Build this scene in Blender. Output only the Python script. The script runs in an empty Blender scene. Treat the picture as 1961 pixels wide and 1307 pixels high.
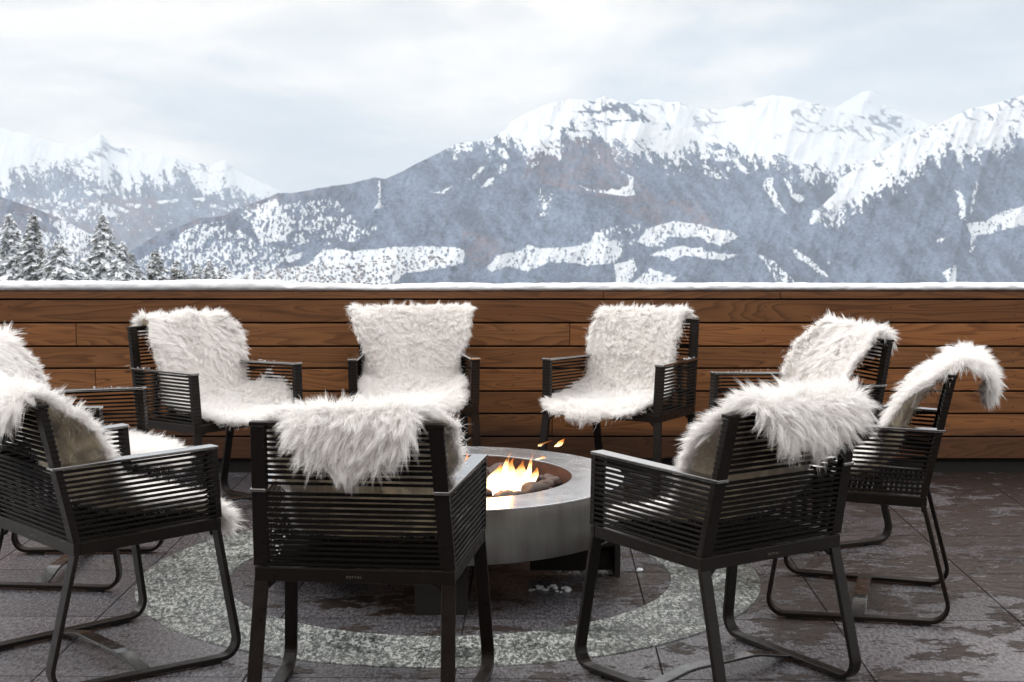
import bpy, math, random
import numpy as np
from mathutils import Vector, Matrix
R = math.radians
rng = np.random.default_rng(7)
random.seed(7)
scn = bpy.context.scene
COL = scn.collection

# ------------------------------------------------------------------ camera
F_PX, PW, PH, PITCH, CAMH = 2932.5, 1961.0, 1307.0, R(5.434), 1.3767
cam_d = bpy.data.cameras.new('camera'); cam = bpy.data.objects.new('camera', cam_d); COL.objects.link(cam)
cam.location = (0, 0, CAMH); cam.rotation_euler = (R(90) - PITCH, 0, 0)
cam_d.sensor_width = 36; cam_d.lens = F_PX / PW * 36; cam_d.clip_start = .05; cam_d.clip_end = 200000
cam_d.dof.use_dof = True; cam_d.dof.focus_distance = 4.9; cam_d.dof.aperture_fstop = 13.0
scn.camera = cam

# ------------------------------------------------------------------ helpers
def tag(o, label=None, cat=None, group=None, kind=None):
    if label: o['label'] = label
    if cat: o['category'] = cat
    if group: o['group'] = group
    if kind: o['kind'] = kind
    return o
def empty(name, loc=(0, 0, 0), rz=0):
    o = bpy.data.objects.new(name, None); COL.objects.link(o); o.location = loc; o.rotation_euler = (0, 0, rz)
    o.empty_display_size = .1
    return o
def mesh_np(name, V, Q, mat, parent=None, smooth=False, loc=None, rz=0):
    """V (n,3) array, Q list/array of faces (all quads or mixed)"""
    me = bpy.data.meshes.new(name)
    V = np.asarray(V, dtype=np.float32)
    if isinstance(Q, np.ndarray):
        k = Q.shape[1]; nf = len(Q)
        me.vertices.add(len(V)); me.vertices.foreach_set('co', V.ravel())
        me.loops.add(nf * k); me.loops.foreach_set('vertex_index', Q.astype(np.int32).ravel())
        me.polygons.add(nf); me.polygons.foreach_set('loop_start', np.arange(0, nf * k, k, dtype=np.int32))
        me.polygons.foreach_set('loop_total', np.full(nf, k, dtype=np.int32))
        me.update(calc_edges=True)
    else:
        me.from_pydata([tuple(map(float, v)) for v in V], [], [tuple(int(i) for i in q) for q in Q]); me.update()
    if mat: me.materials.append(mat)
    if smooth: me.polygons.foreach_set('use_smooth', np.ones(len(me.polygons), dtype=bool))
    o = bpy.data.objects.new(name, me); COL.objects.link(o)
    if parent: o.parent = parent
    if loc is not None: o.location = loc; o.rotation_euler = (0, 0, rz)
    return o
class MB:
    def __init__(s): s.v = []; s.f = []
    def add(s, V, F):
        n = len(s.v); s.v += [tuple(v) for v in V]; s.f += [tuple(i + n for i in f) for f in F]
    def box(s, x0, x1, y0, y1, z0, z1):
        s.hexa([(x0, y0, z0), (x1, y0, z0), (x1, y1, z0), (x0, y1, z0), (x0, y0, z1), (x1, y0, z1), (x1, y1, z1), (x0, y1, z1)])
    def hexa(s, V):
        s.add(V, [(0, 3, 2, 1), (4, 5, 6, 7), (0, 1, 5, 4), (1, 2, 6, 5), (2, 3, 7, 6), (3, 0, 4, 7)])
    def sweep(s, P, W, N, w, t, closed=False):
        """rectangle w (along W) x t (along N) swept on path P"""
        n = len(P); V = []
        for p, a, b in zip(P, W, N):
            p, a, b = Vector(p), Vector(a), Vector(b)
            V += [p - a * w / 2 - b * t / 2, p + a * w / 2 - b * t / 2, p + a * w / 2 + b * t / 2, p - a * w / 2 + b * t / 2]
        F = []
        m = n if closed else n - 1
        for i in range(m):
            j = (i + 1) % n
            for k in range(4):
                l = (k + 1) % 4; F.append((4 * i + k, 4 * i + l, 4 * j + l, 4 * j + k))
        if not closed: F += [(3, 2, 1, 0), (4 * n - 4, 4 * n - 3, 4 * n - 2, 4 * n - 1)]
        s.add(V, F)
    def build(s, name, mat, parent=None, bevel=0, smooth=False, loc=None, rz=0, seg=2):
        o = mesh_np(name, np.array([tuple(v) for v in s.v]), s.f, mat, parent, smooth, loc, rz)
        if bevel:
            m = o.modifiers.new('bevel', 'BEVEL'); m.width = bevel; m.segments = seg; m.limit_method = 'ANGLE'; m.angle_limit = R(40)
            m.harden_normals = False
        return o

# value noise (numpy)
_perm = rng.random((256, 256))
def vnoise(x, y, ox=0, oy=0):
    x = np.asarray(x, float) + ox * 37.13; y = np.asarray(y, float) + oy * 17.77
    xi = np.floor(x).astype(int); yi = np.floor(y).astype(int); fx = x - xi; fy = y - yi
    fx = fx * fx * (3 - 2 * fx); fy = fy * fy * (3 - 2 * fy)
    g = lambda a, b: _perm[a % 256, b % 256]
    return (g(xi, yi) * (1 - fx) + g(xi + 1, yi) * fx) * (1 - fy) + (g(xi, yi + 1) * (1 - fx) + g(xi + 1, yi + 1) * fx) * fy
def fbm(x, y, o=5, seed=0, rough=.5):
    r = 0; a = 1; t = 0
    for k in range(o):
        r = r + a * vnoise(x * 2 ** k, y * 2 ** k, seed + k, seed - k); t += a; a *= rough
    return r / t
def ridged(x, y, o=5, seed=0):
    r = 0; a = 1; t = 0
    for k in range(o):
        r = r + a * (1 - np.abs(2 * vnoise(x * 2 ** k, y * 2 ** k, seed + k, seed + 3 * k) - 1)); t += a; a *= .5
    return r / t

# ------------------------------------------------------------------ node materials
def newmat(name):
    m = bpy.data.materials.new(name); m.use_nodes = True; nt = m.node_tree
    b = nt.nodes['Principled BSDF']; return m, nt, b
def N(nt, t, **kw):
    n = nt.nodes.new(t)
    for k, v in kw.items():
        if k in ('operation', 'blend_type', 'data_type', 'noise_dimensions', 'feature', 'attribute_name', 'distance', 'interpolation', 'wave_type', 'sky_type', 'noise_type', 'mode'): setattr(n, k, v)
    return n
def L(nt, a, b): nt.links.new(a, b)
def ramp(nt, fac, stops):
    r = nt.nodes.new('ShaderNodeValToRGB'); e = r.color_ramp.elements
    while len(e) < len(stops): e.new(.5)
    for el, (p, c) in zip(e, stops):
        el.position = p; el.color = (*c, 1) if len(c) == 3 else c
    L(nt, fac, r.inputs[0]); return r.outputs[0]
def noise(nt, vec, scale, detail=4, rough=.5, dist=0):
    n = nt.nodes.new('ShaderNodeTexNoise'); n.inputs['Scale'].default_value = scale; n.inputs['Detail'].default_value = detail
    n.inputs['Roughness'].default_value = rough; n.inputs['Distortion'].default_value = dist
    if vec: L(nt, vec, n.inputs['Vector'])
    return n.outputs['Fac']
def mapping(nt, vec, scale=(1, 1, 1), loc=(0, 0, 0), rot=(0, 0, 0)):
    m = nt.nodes.new('ShaderNodeMapping'); m.inputs['Scale'].default_value = scale; m.inputs['Location'].default_value = loc; m.inputs['Rotation'].default_value = rot
    L(nt, vec, m.inputs['Vector']); return m.outputs[0]
def mathn(nt, op, a, b=None, c=None, clamp=False):
    m = nt.nodes.new('ShaderNodeMath'); m.operation = op; m.use_clamp = clamp
    for i, v in enumerate((a, b, c)):
        if v is None: continue
        if isinstance(v, (int, float)): m.inputs[i].default_value = v
        else: L(nt, v, m.inputs[i])
    return m.outputs[0]
def mix(nt, fac, a, b, mode='MIX'):
    m = nt.nodes.new('ShaderNodeMix'); m.data_type = 'RGBA'; m.blend_type = mode
    if isinstance(fac, (int, float)): m.inputs[0].default_value = fac
    else: L(nt, fac, m.inputs[0])
    for i, v in ((6, a), (7, b)):
        if isinstance(v, tuple): m.inputs[i].default_value = (*v, 1) if len(v) == 3 else v
        else: L(nt, v, m.inputs[i])
    return m.outputs[2]
def bump(nt, h, b, strength=.3, dist=.01):
    n = nt.nodes.new('ShaderNodeBump'); n.inputs['Strength'].default_value = strength; n.inputs['Distance'].default_value = dist
    L(nt, h, n.inputs['Height']); L(nt, n.outputs[0], b.inputs['Normal']); return n
def objco(nt): return nt.nodes.new('ShaderNodeTexCoord').outputs['Object']
def geopos(nt): return nt.nodes.new('ShaderNodeNewGeometry').outputs['Position']

def m_powder(name, col, rough=.45, spots=True, spec=.35, coat=0):
    m, nt, b = newmat(name); co = geopos(nt)
    n = noise(nt, co, 35, 5, .6); c = mix(nt, mathn(nt, 'MULTIPLY', n, .5), col, tuple(x * 2.1 for x in col))
    if spots:
        d = noise(nt, co, 260, 2, .5); w = noise(nt, co, 9, 3, .5)
        k = mathn(nt, 'MULTIPLY', ramp(nt, d, [(.68, (0, 0, 0)), (.74, (1, 1, 1))]), ramp(nt, w, [(.5, (0, 0, 0)), (.62, (1, 1, 1))]))
        c = mix(nt, mathn(nt, 'MULTIPLY', k, .35), c, (.35, .36, .38))
    L(nt, c, b.inputs['Base Color']); b.inputs['Specular IOR Level'].default_value = spec; b.inputs['Coat Weight'].default_value = coat; b.inputs['Coat Roughness'].default_value = .10
    r = ramp(nt, n, [(.3, (rough - .08,) * 3), (.7, (rough + .12,) * 3)]); L(nt, r, b.inputs['Roughness'])
    f = noise(nt, co, 900, 2, .5); bump(nt, f, b, .12, .001)
    return m
M = {}
M['metal'] = m_powder('black_metal', (.0075, .0055, .0047), .34, True, .20)
M['wet'] = m_powder('wet_black_metal', (.012, .010, .010), .16, False, .9, 1.0)
M['wet'].node_tree.nodes['Principled BSDF'].inputs['Coat IOR'].default_value = 2.0; M['wet'].node_tree.nodes['Principled BSDF'].inputs['IOR'].default_value = 1.9
M['damp'] = m_powder('damp_black_metal', (.010, .009, .009), .22, False, .6, .35)
M['cord'] = m_powder('black_cord', (.0055, .0045, .0042), .6, False, .12)
M['pad'] = m_powder('pad_rubber', (.01, .01, .01), .8, False)
M['base'] = m_powder('base_steel', (.012, .011, .010), .55)
m, nt, b = newmat('lettering_paint'); b.inputs['Base Color'].default_value = (.20, .18, .16, 1); b.inputs['Roughness'].default_value = .5; M['letter'] = m

# fleece
m, nt, b = newmat('fleece_wool')
nt.nodes.remove(b); out = nt.nodes['Material Output']
at = N(nt, 'ShaderNodeAttribute', attribute_name='tone')
col = ramp(nt, at.outputs['Fac'], [(0, (.93, .91, .895)), (.35, (.965, .952, .945)), (1, (.988, .982, .98))])
d = nt.nodes.new('ShaderNodeBsdfDiffuse'); t = nt.nodes.new('ShaderNodeBsdfTranslucent'); g = nt.nodes.new('ShaderNodeBsdfGlossy')
L(nt, col, d.inputs[0]); L(nt, col, t.inputs[0]); g.inputs['Roughness'].default_value = .45; g.inputs['Color'].default_value = (.9, .9, .9, 1)
s1 = nt.nodes.new('ShaderNodeMixShader'); s1.inputs[0].default_value = .45; L(nt, d.outputs[0], s1.inputs[1]); L(nt, t.outputs[0], s1.inputs[2])
s2 = nt.nodes.new('ShaderNodeMixShader'); s2.inputs[0].default_value = .05; L(nt, s1.outputs[0], s2.inputs[1]); L(nt, g.outputs[0], s2.inputs[2])
L(nt, s2.outputs[0], out.inputs[0]); M['fleece'] = m
m, nt, b = newmat('suede_hide'); co = objco(nt); n = noise(nt, co, 14, 5, .6); n2 = noise(nt, co, 380, 3, .6)
c = mix(nt, n, (.84, .78, .65), (.90, .86, .76)); c = mix(nt, mathn(nt, 'MULTIPLY', n2, .35), c, (.72, .66, .53))
L(nt, c, b.inputs['Base Color']); b.inputs['Roughness'].default_value = .9; b.inputs['Sheen Weight'].default_value = .3; bump(nt, n2, b, .4, .002); M['hide'] = m
tl_ = nt.nodes.new('ShaderNodeBsdfTranslucent'); L(nt, c, tl_.inputs[0]); mx_ = nt.nodes.new('ShaderNodeMixShader'); mx_.inputs[0].default_value = .6; L(nt, b.outputs[0], mx_.inputs[1]); L(nt, tl_.outputs[0], mx_.inputs[2]); L(nt, mx_.outputs[0], nt.nodes['Material Output'].inputs['Surface'])

# steel
m, nt, b = newmat('brushed_steel'); co = objco(nt)
br = noise(nt, mapping(nt, co, (3, 3, 380)), 1, 3, .6); st = noise(nt, mapping(nt, co, (9, 9, 1.2)), 1, 5, .65); sm = noise(nt, co, 22, 6, .7)
c = mix(nt, ramp(nt, st, [(.35, (0, 0, 0)), (.65, (1, 1, 1))]), (.24, .225, .208), (.41, .392, .37)); c = mix(nt, mathn(nt, 'MULTIPLY', br, .3), c, (.32, .305, .29))
L(nt, c, b.inputs['Base Color']); b.inputs['Metallic'].default_value = 1
L(nt, ramp(nt, sm, [(.3, (.30,) * 3), (.75, (.48,) * 3)]), b.inputs['Roughness']); bump(nt, br, b, .08, .002); M['steel'] = m
m, nt, b = newmat('brushed_steel_top'); co = objco(nt)
sm = noise(nt, co, 7, 7, .7, .6); sc = noise(nt, mapping(nt, co, (60, 4, 1), rot=(0, 0, .6)), 1, 6, .7)
c = mix(nt, ramp(nt, sm, [(.4, (0, 0, 0)), (.62, (1, 1, 1))]), (.53, .545, .57), (.61, .62, .64)); c = mix(nt, mathn(nt, 'MULTIPLY', ramp(nt, sc, [(.62, (0, 0, 0)), (.7, (1, 1, 1))]), .4), c, (.8, .8, .8))
L(nt, c, b.inputs['Base Color']); b.inputs['Metallic'].default_value = .92
L(nt, ramp(nt, sm, [(.3, (.21,) * 3), (.7, (.29,) * 3)]), b.inputs['Roughness']); M['steel_top'] = m
m, nt, b = newmat('scorched_steel'); co = objco(nt); n = noise(nt, co, 12, 6, .7)
L(nt, ramp(nt, n, [(.3, (.04, .02, .015)), (.7, (.13, .065, .042))]), b.inputs['Base Color']); b.inputs['Metallic'].default_value = .3; b.inputs['Roughness'].default_value = .6; M['scorch'] = m
m, nt, b = newmat('lava_stone'); co = objco(nt); inf = nt.nodes.new('ShaderNodeObjectInfo').outputs['Random']
n = noise(nt, geopos(nt), 40, 6, .7); n2 = noise(nt, geopos(nt), 260, 3, .6)
c = mix(nt, n, (.016, .010, .008), (.060, .036, .030)); c = mix(nt, inf, c, mix(nt, n2, (.018, .012, .010), (.10, .062, .052)))
L(nt, c, b.inputs['Base Color']); b.inputs['Roughness'].default_value = .62; bump(nt, mathn(nt, 'ADD', n, n2), b, .5, .003); M['stone'] = m

# flame
m, nt, b = newmat('flame'); nt.nodes.remove(b); out = nt.nodes['Material Output']
at = N(nt, 'ShaderNodeAttribute', attribute_name='burn')
c = ramp(nt, at.outputs['Fac'], [(0, (.9, .13, .015)), (.22, (1, .36, .07)), (.48, (1, .66, .32)), (.9, (1, .90, .72))])
em = nt.nodes.new('ShaderNodeEmission'); L(nt, c, em.inputs[0])
nn = noise(nt, mapping(nt, geopos(nt), (38, 38, 16)), 1, 4, .6, 1.2)
L(nt, mathn(nt, 'ADD', mathn(nt, 'MULTIPLY', at.outputs['Fac'], 5.5), 1.2), em.inputs[1])
tr = nt.nodes.new('ShaderNodeBsdfTransparent'); ms = nt.nodes.new('ShaderNodeMixShader')
al = mathn(nt, 'ADD', mathn(nt, 'MULTIPLY', at.outputs['Fac'], 1.0), mathn(nt, 'MULTIPLY', mathn(nt, 'SUBTRACT', nn, .5), 1.6), clamp=True)
L(nt, al, ms.inputs[0]); L(nt, tr.outputs[0], ms.inputs[1]); L(nt, em.outputs[0], ms.inputs[2]); L(nt, ms.outputs[0], out.inputs[0]); M['flame'] = m

# wood cladding
def m_wood():
    m, nt, b = newmat('larch_boards'); co = geopos(nt)
    isl = nt.nodes.new('ShaderNodeNewGeometry').outputs['Random Per Island']
    off = nt.nodes.new('ShaderNodeCombineXYZ'); L(nt, mathn(nt, 'MULTIPLY', isl, 91.0), off.inputs[0]); L(nt, mathn(nt, 'MULTIPLY', isl, 37.0), off.inputs[2])
    va = nt.nodes.new('ShaderNodeVectorMath'); va.operation = 'ADD'; L(nt, co, va.inputs[0]); L(nt, off.outputs[0], va.inputs[1]); v = va.outputs[0]
    big = noise(nt, mapping(nt, v, (.75, 1, 8.6)), 1, 2.2, .45, .35)
    s = mathn(nt, 'FRACT', mathn(nt, 'MULTIPLY', big, 19.0))
    rings = ramp(nt, s, [(0, (.1,) * 3), (.55, (.45,) * 3), (.88, (1,) * 3), (.97, (.6,) * 3), (1, (.1,) * 3)])
    fib = noise(nt, mapping(nt, v, (3.5, 1, 190)), 1, 4, .65)
    blot = noise(nt, mapping(nt, v, (1.3, 1, 5)), 1, 5, .6)
    c = mix(nt, mathn(nt, 'MULTIPLY', rings, .78), (.275, .125, .048), (.085, .032, .012))
    c = mix(nt, ramp(nt, fib, [(.35, (0, 0, 0)), (.7, (1, 1, 1))]), c, mix(nt, .35, c, (.27, .13, .058)))
    c = mix(nt, ramp(nt, blot, [(.35, (0, 0, 0)), (.7, (.65,) * 3)]), c, mix(nt, 1.0, c, (.70, .60, .54), 'MULTIPLY'))
    c = mix(nt, 1.0, c, ramp(nt, isl, [(0, (.72, .70, .70)), (.5, (1, .97, .94)), (1, (1.25, 1.15, 1.05))]), 'MULTIPLY')
    vo = nt.nodes.new('ShaderNodeTexVoronoi'); vo.inputs['Scale'].default_value = 1; L(nt, mapping(nt, v, (3.4, 1, 9.5)), vo.inputs['Vector'])
    kn = ramp(nt, vo.outputs['Distance'], [(0, (1,) * 3), (.045, (.7,) * 3), (.085, (0,) * 3)])
    sep = nt.nodes.new('ShaderNodeSeparateColor'); L(nt, vo.outputs['Color'], sep.inputs[0])
    kn = mathn(nt, 'MULTIPLY', kn, mathn(nt, 'GREATER_THAN', sep.outputs[0], .55))
    c = mix(nt, kn, c, (.030, .012, .007))
    # darker brown over the lowest two boards, with a ragged noise edge
    sx = nt.nodes.new('ShaderNodeSeparateXYZ'); L(nt, co, sx.inputs[0]); wn = noise(nt, mapping(nt, co, (2, 2, 6)), 1, 5, .6)
    st = ramp(nt, mathn(nt, 'ADD', sx.outputs[2], mathn(nt, 'MULTIPLY', wn, .16)), [(.265, (1,) * 3), (.335, (0,) * 3)])
    c = mix(nt, mathn(nt, 'MULTIPLY', st, .72), c, (.030, .016, .012))
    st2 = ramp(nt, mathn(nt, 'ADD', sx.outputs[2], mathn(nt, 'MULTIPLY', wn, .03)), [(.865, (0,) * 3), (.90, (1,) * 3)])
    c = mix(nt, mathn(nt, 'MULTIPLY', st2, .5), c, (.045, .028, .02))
    L(nt, c, b.inputs['Base Color']); b.inputs['Roughness'].default_value = .62; b.inputs['Specular IOR Level'].default_value = .3
    bump(nt, mathn(nt, 'ADD', mathn(nt, 'MULTIPLY', rings, .5), fib), b, .25, .002)
    return m
M['wood'] = m_wood()
M['plinth'] = m_powder('plinth_black', (.010, .009, .009), .7, False)

def m_snow(name='snow', tint=(.72, .74, .78)):
    m, nt, b = newmat(name); co = geopos(nt); n = noise(nt, co, 60, 6, .65); n2 = noise(nt, co, 8, 4, .6)
    L(nt, mix(nt, n2, tint, (.66, .69, .74)), b.inputs['Base Color']); b.inputs['Roughness'].default_value = .75
    b.inputs['Subsurface Weight'].default_value = 0; bump(nt, n, b, .5, .006); return m
M['snow'] = m_snow()

def m_paver():
    m, nt, b = newmat('porphyry_pavers'); co = geopos(nt)
    r = mapping(nt, co, (1, 1, 1), (0, 0, 0), (0, 0, R(1.0)))
    sp = nt.nodes.new('ShaderNodeSeparateXYZ'); L(nt, r, sp.inputs[0])
    def joint(v, off, per, w):
        f = mathn(nt, 'FRACT', mathn(nt, 'DIVIDE', mathn(nt, 'ADD', v, off + 100 * per), per))
        d = mathn(nt, 'MINIMUM', f, mathn(nt, 'SUBTRACT', 1.0, f)); return mathn(nt, 'LESS_THAN', mathn(nt, 'MULTIPLY', d, per), w), mathn(nt, 'FLOOR', mathn(nt, 'DIVIDE', mathn(nt, 'ADD', v, off + 100 * per), per))
    jy, iy = joint(sp.outputs[1], -4.27, .625, .0028)
    jx, ix = joint(sp.outputs[0], -.36, .60, .0028)
    j = mathn(nt, 'MAXIMUM', jx, jy)
    wn = nt.nodes.new('ShaderNodeTexWhiteNoise'); wn.noise_dimensions = '2D'; cv = nt.nodes.new('ShaderNodeCombineXYZ'); L(nt, ix, cv.inputs[0]); L(nt, iy, cv.inputs[1]); L(nt, cv.outputs[0], wn.inputs['Vector'])
    tile = wn.outputs['Value']
    fine = noise(nt, mapping(nt, co, (95, 34, 60)), 1, 4, .8); mid = noise(nt, mapping(nt, co, (5, 11, 1)), 1, 6, .65)
    dry = mix(nt, ramp(nt, fine, [(.38, (0, 0, 0)), (.62, (1, 1, 1))]), (.030, .031, .037), (.158, .159, .178))
    dry = mix(nt, mathn(nt, 'MULTIPLY', mid, .5), dry, (.062, .054, .054))
    dry = mix(nt, 1.0, dry, ramp(nt, tile, [(0, (.74, .73, .74)), (1, (1.22, 1.18, 1.17))]), 'MULTIPLY')
    wet = mix(nt, fine, (.015, .0105, .0095), (.050, .035, .031))
    big = noise(nt, mapping(nt, co, (.9, 1.1, 1), (3.1, 1.7, 0)), 1, 2, .5)
    w1 = noise(nt, mapping(nt, co, (3.6, 5.2, 1)), 1, 10, .72, .1)
    side = mathn(nt, 'SUBTRACT', mathn(nt, 'MULTIPLY', sp.outputs[0], .055), .015)
    wm = mathn(nt, 'ADD', mathn(nt, 'ADD', w1, mathn(nt, 'MULTIPLY', mathn(nt, 'SUBTRACT', big, .5), .42)), side)
    wmask = ramp(nt, wm, [(.530, (0, 0, 0)), (.553, (1, 1, 1))])
    c = mix(nt, wmask, dry, wet)
    # frost and slush crusts
    fr = noise(nt, mapping(nt, co, (11, 17, 1)), 1, 9, .75, .3)
    fm = mathn(nt, 'MULTIPLY', ramp(nt, fr, [(.60, (0, 0, 0)), (.68, (1, 1, 1))]), ramp(nt, wm, [(.50, (0, 0, 0)), (.56, (1, 1, 1))]))
    c = mix(nt, mathn(nt, 'MULTIPLY', fm, .45), c, (.34, .345, .38))
    c = mix(nt, mathn(nt, 'MULTIPLY', j, .9), c, (.016, .014, .014))
    L(nt, c, b.inputs['Base Color'])
    ro = mix(nt, wmask, (.25,) * 3, ramp(nt, fr, [(.35, (.10,) * 3), (.7, (.32,) * 3)])); L(nt, ro, b.inputs['Roughness'])
    b.inputs['Specular IOR Level'].default_value = .62
    rip = noise(nt, mapping(nt, co, (46, 21, 1), (0, 0, 0), (0, 0, .2)), 1, 4, .6, .4); fr = mathn(nt, 'ADD', fr, mathn(nt, 'MULTIPLY', mathn(nt, 'MULTIPLY', rip, mathn(nt, 'ADD', mathn(nt, 'MULTIPLY', wmask, .8), .2)), 1.1))
    h = mathn(nt, 'ADD', mathn(nt, 'MULTIPLY', fine, .35), mathn(nt, 'MULTIPLY', fr, mathn(nt, 'ADD', mathn(nt, 'MULTIPLY', wmask, 1.6), .3)))
    L(nt, mix(nt, j, (.62,) * 3, (.0,) * 3), b.inputs['Specular IOR Level']); bump(nt, h, b, .7, .009)
    return m
M['paver'] = m_paver()
def m_granite():
    m, nt, b = newmat('granite_band'); co = geopos(nt)
    v = mapping(nt, co, (1, .42, 1), (0, 0, 0), (0, 0, .1)); f = noise(nt, v, 92, 3, .7); f2 = noise(nt, v, 170, 2, .7); big = noise(nt, co, 5, 4, .55)
    s = mathn(nt, 'ADD', mathn(nt, 'MULTIPLY', f, .6), mathn(nt, 'MULTIPLY', f2, .4))
    c = ramp(nt, s, [(.42, (.020, .025, .024)), (.475, (.085, .095, .09)), (.525, (.17, .18, .175)), (.575, (.37, .38, .37))])
    gs = nt.nodes.new('ShaderNodeSeparateXYZ'); L(nt, co, gs.inputs[0]); bigx = mathn(nt, 'ADD', big, mathn(nt, 'MULTIPLY', gs.outputs[0], .085))
    c = mix(nt, ramp(nt, bigx, [(.47, (0, 0, 0)), (.60, (.85,) * 3)]), c, mix(nt, 1.0, c, (.40, .42, .41), 'MULTIPLY'))
    # joints: parallel sawn edges, plus a few radial cuts
    sp = nt.nodes.new('ShaderNodeSeparateXYZ'); L(nt, co, sp.inputs[0])
    fy = mathn(nt, 'FRACT', mathn(nt, 'DIVIDE', mathn(nt, 'ADD', sp.outputs[1], 20.06), .3125)); dy = mathn(nt, 'MULTIPLY', mathn(nt, 'MINIMUM', fy, mathn(nt, 'SUBTRACT', 1.0, fy)), .3125)
    an = mathn(nt, 'ARCTAN2', mathn(nt, 'SUBTRACT', sp.outputs[1], 5.48), mathn(nt, 'SUBTRACT', sp.outputs[0], -.22))
    fa = mathn(nt, 'FRACT', mathn(nt, 'DIVIDE', mathn(nt, 'ADD', an, 10.13), math.pi / 7)); da = mathn(nt, 'MULTIPLY', mathn(nt, 'MINIMUM', fa, mathn(nt, 'SUBTRACT', 1.0, fa)), math.pi / 7)
    j = mathn(nt, 'LESS_THAN', da, .0022)
    c = mix(nt, mathn(nt, 'MULTIPLY', j, .7), c, (.05, .05, .05))
    L(nt, c, b.inputs['Base Color']); L(nt, ramp(nt, big, [(.45, (.6,) * 3), (.65, (.3,) * 3)]), b.inputs['Roughness']); bump(nt, s, b, .5, .005); return m
M['granite'] = m_granite()

# mountains
def m_mount():
    m, nt, b = newmat('mountain_cover'); co = geopos(nt)
    at = N(nt, 'ShaderNodeAttribute', attribute_name='snow').outputs['Fac']
    av = N(nt, 'ShaderNodeAttribute', attribute_name='woods').outputs['Fac']
    ar = N(nt, 'ShaderNodeAttribute', attribute_name='larch').outputs['Fac']
    fn = noise(nt, co, .018, 4, .75); f2 = noise(nt, co, .004, 4, .6); f3 = noise(nt, mapping(nt, co, (1, 1, .35)), .045, 2, .7)
    e = mathn(nt, 'ADD', at, mathn(nt, 'MULTIPLY', mathn(nt, 'SUBTRACT', fn, .5), .55))
    sm = ramp(nt, e, [(.35, (0, 0, 0)), (.65, (1, 1, 1))])
    f3 = mathn(nt, 'ADD', mathn(nt, 'MULTIPLY', f3, .7), mathn(nt, 'MULTIPLY', noise(nt, co, .012, 5, .7), .3)); forest = mix(nt, mathn(nt, 'ADD', mathn(nt, 'MULTIPLY', av, .75), mathn(nt, 'MULTIPLY', ramp(nt, f3, [(.38, (0, 0, 0)), (.62, (1, 1, 1))]), .35), clamp=True), (.004, .009, .020), (.165, .215, .300))
    forest = mix(nt, mathn(nt, 'MULTIPLY', f2, .5), forest, (.075, .085, .13))
    forest = mix(nt, mathn(nt, 'MULTIPLY', ar, .4), forest, (.17, .10, .085))
    snow = mix(nt, fn, (.44, .475, .52), (.60, .62, .64))
    L(nt, mix(nt, sm, forest, snow), b.inputs['Base Color']); b.inputs['Roughness'].default_value = .9; b.inputs['Specular IOR Level'].default_value = .1
    bump(nt, mathn(nt, 'ADD', f3, mathn(nt, 'MULTIPLY', f2, 3)), b, .35, 45)
    return m
M['mount'] = m_mount()

# ------------------------------------------------------------------ terrace
def sheet(name, x0, x1, y0, y1, z, mat, kind='structure'):
    o = mesh_np(name, [(x0, y0, z), (x1, y0, z), (x1, y1, z), (x0, y1, z)], [(0, 1, 2, 3)], mat); o['kind'] = kind; return o
mb = MB(); mb.box(-11, 11, -5.99, 7.72, -.4, 0)
terr = mb.build('terrace_paving', M['paver']); terr['kind'] = 'structure'
CX, CY = -.225, 5.485
mb = MB(); n = 160
V = [];
for i in range(n):
    a = 2 * math.pi * i / n
    for r, z in ((.80, .0005), (.802, .004), (1.118, .004), (1.12, .0005)): V.append((CX + r * math.cos(a), CY + r * math.sin(a), z))
F = []
for i in range(n):
    j = (i + 1) % n
    for k in range(3): F.append((4 * i + k, 4 * i + k + 1, 4 * j + k + 1, 4 * j + k))
mb.add(V, F); ring = mb.build('granite_paving_ring', M['granite']); ring['kind'] = 'structure'

# unseen block added behind the camera to darken surfaces facing it
mb = MB(); mb.box(-11, 11, -6.4, -6.0, -.4, 6.2); shade_block = mb.build('unseen_shade_block', M['wood']); tag(shade_block, 'unseen boarded block added behind the camera to shade the terrace', 'light blocker')

# ------------------------------------------------------------------ boarded parapet
YF = 7.52
wall = empty('parapet_wall', (0, YF, 0)); tag(wall, 'low terrace wall clad in brown horizontal larch boards with dark gaps', 'wall')
gaps = [.8666, .7506, .6343, .5254, .411, .2989, .1839, .0711]
mb = MB(); tops = [.905] + [g - .0044 for g in gaps[:-1]]; bots = [g + .0046 for g in gaps]
rj = random.Random(3)
jn = {0: [.45, 1.32], 1: [-2.9, 2.9], 2: [-2.15, .285, 2.9], 3: [-3, 2.7], 4: [-2.06, 3.2], 5: [-.9, 1.7], 6: [.2, 2.9], 7: [-1.2, 1.4]}
for k, (t_, b_) in enumerate(zip(tops, bots)):
    xs = [-6.5] + sorted(jn[k]) + [6.5]
    for a, c in zip(xs[:-1], xs[1:]):
        d = rj.uniform(-.0012, .0012)
        mb.box(a + .0012, c - .0012, d, .024 + d, b_, t_)
mb.build('cladding', M['wood'], wall, bevel=.0022, seg=1)
mb = MB(); mb.box(-6.5, 6.5, .034, .16, .055, .893); mb.box(-6.5, 6.5, .028, .17, 0, .054); mb.build('plinth', M['plinth'], wall)
mb = MB(); mb.box(-6.5, 6.5, .0265, .185, .894, .908); mb.build('coping', M['plinth'], wall, bevel=.001, seg=1)
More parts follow.
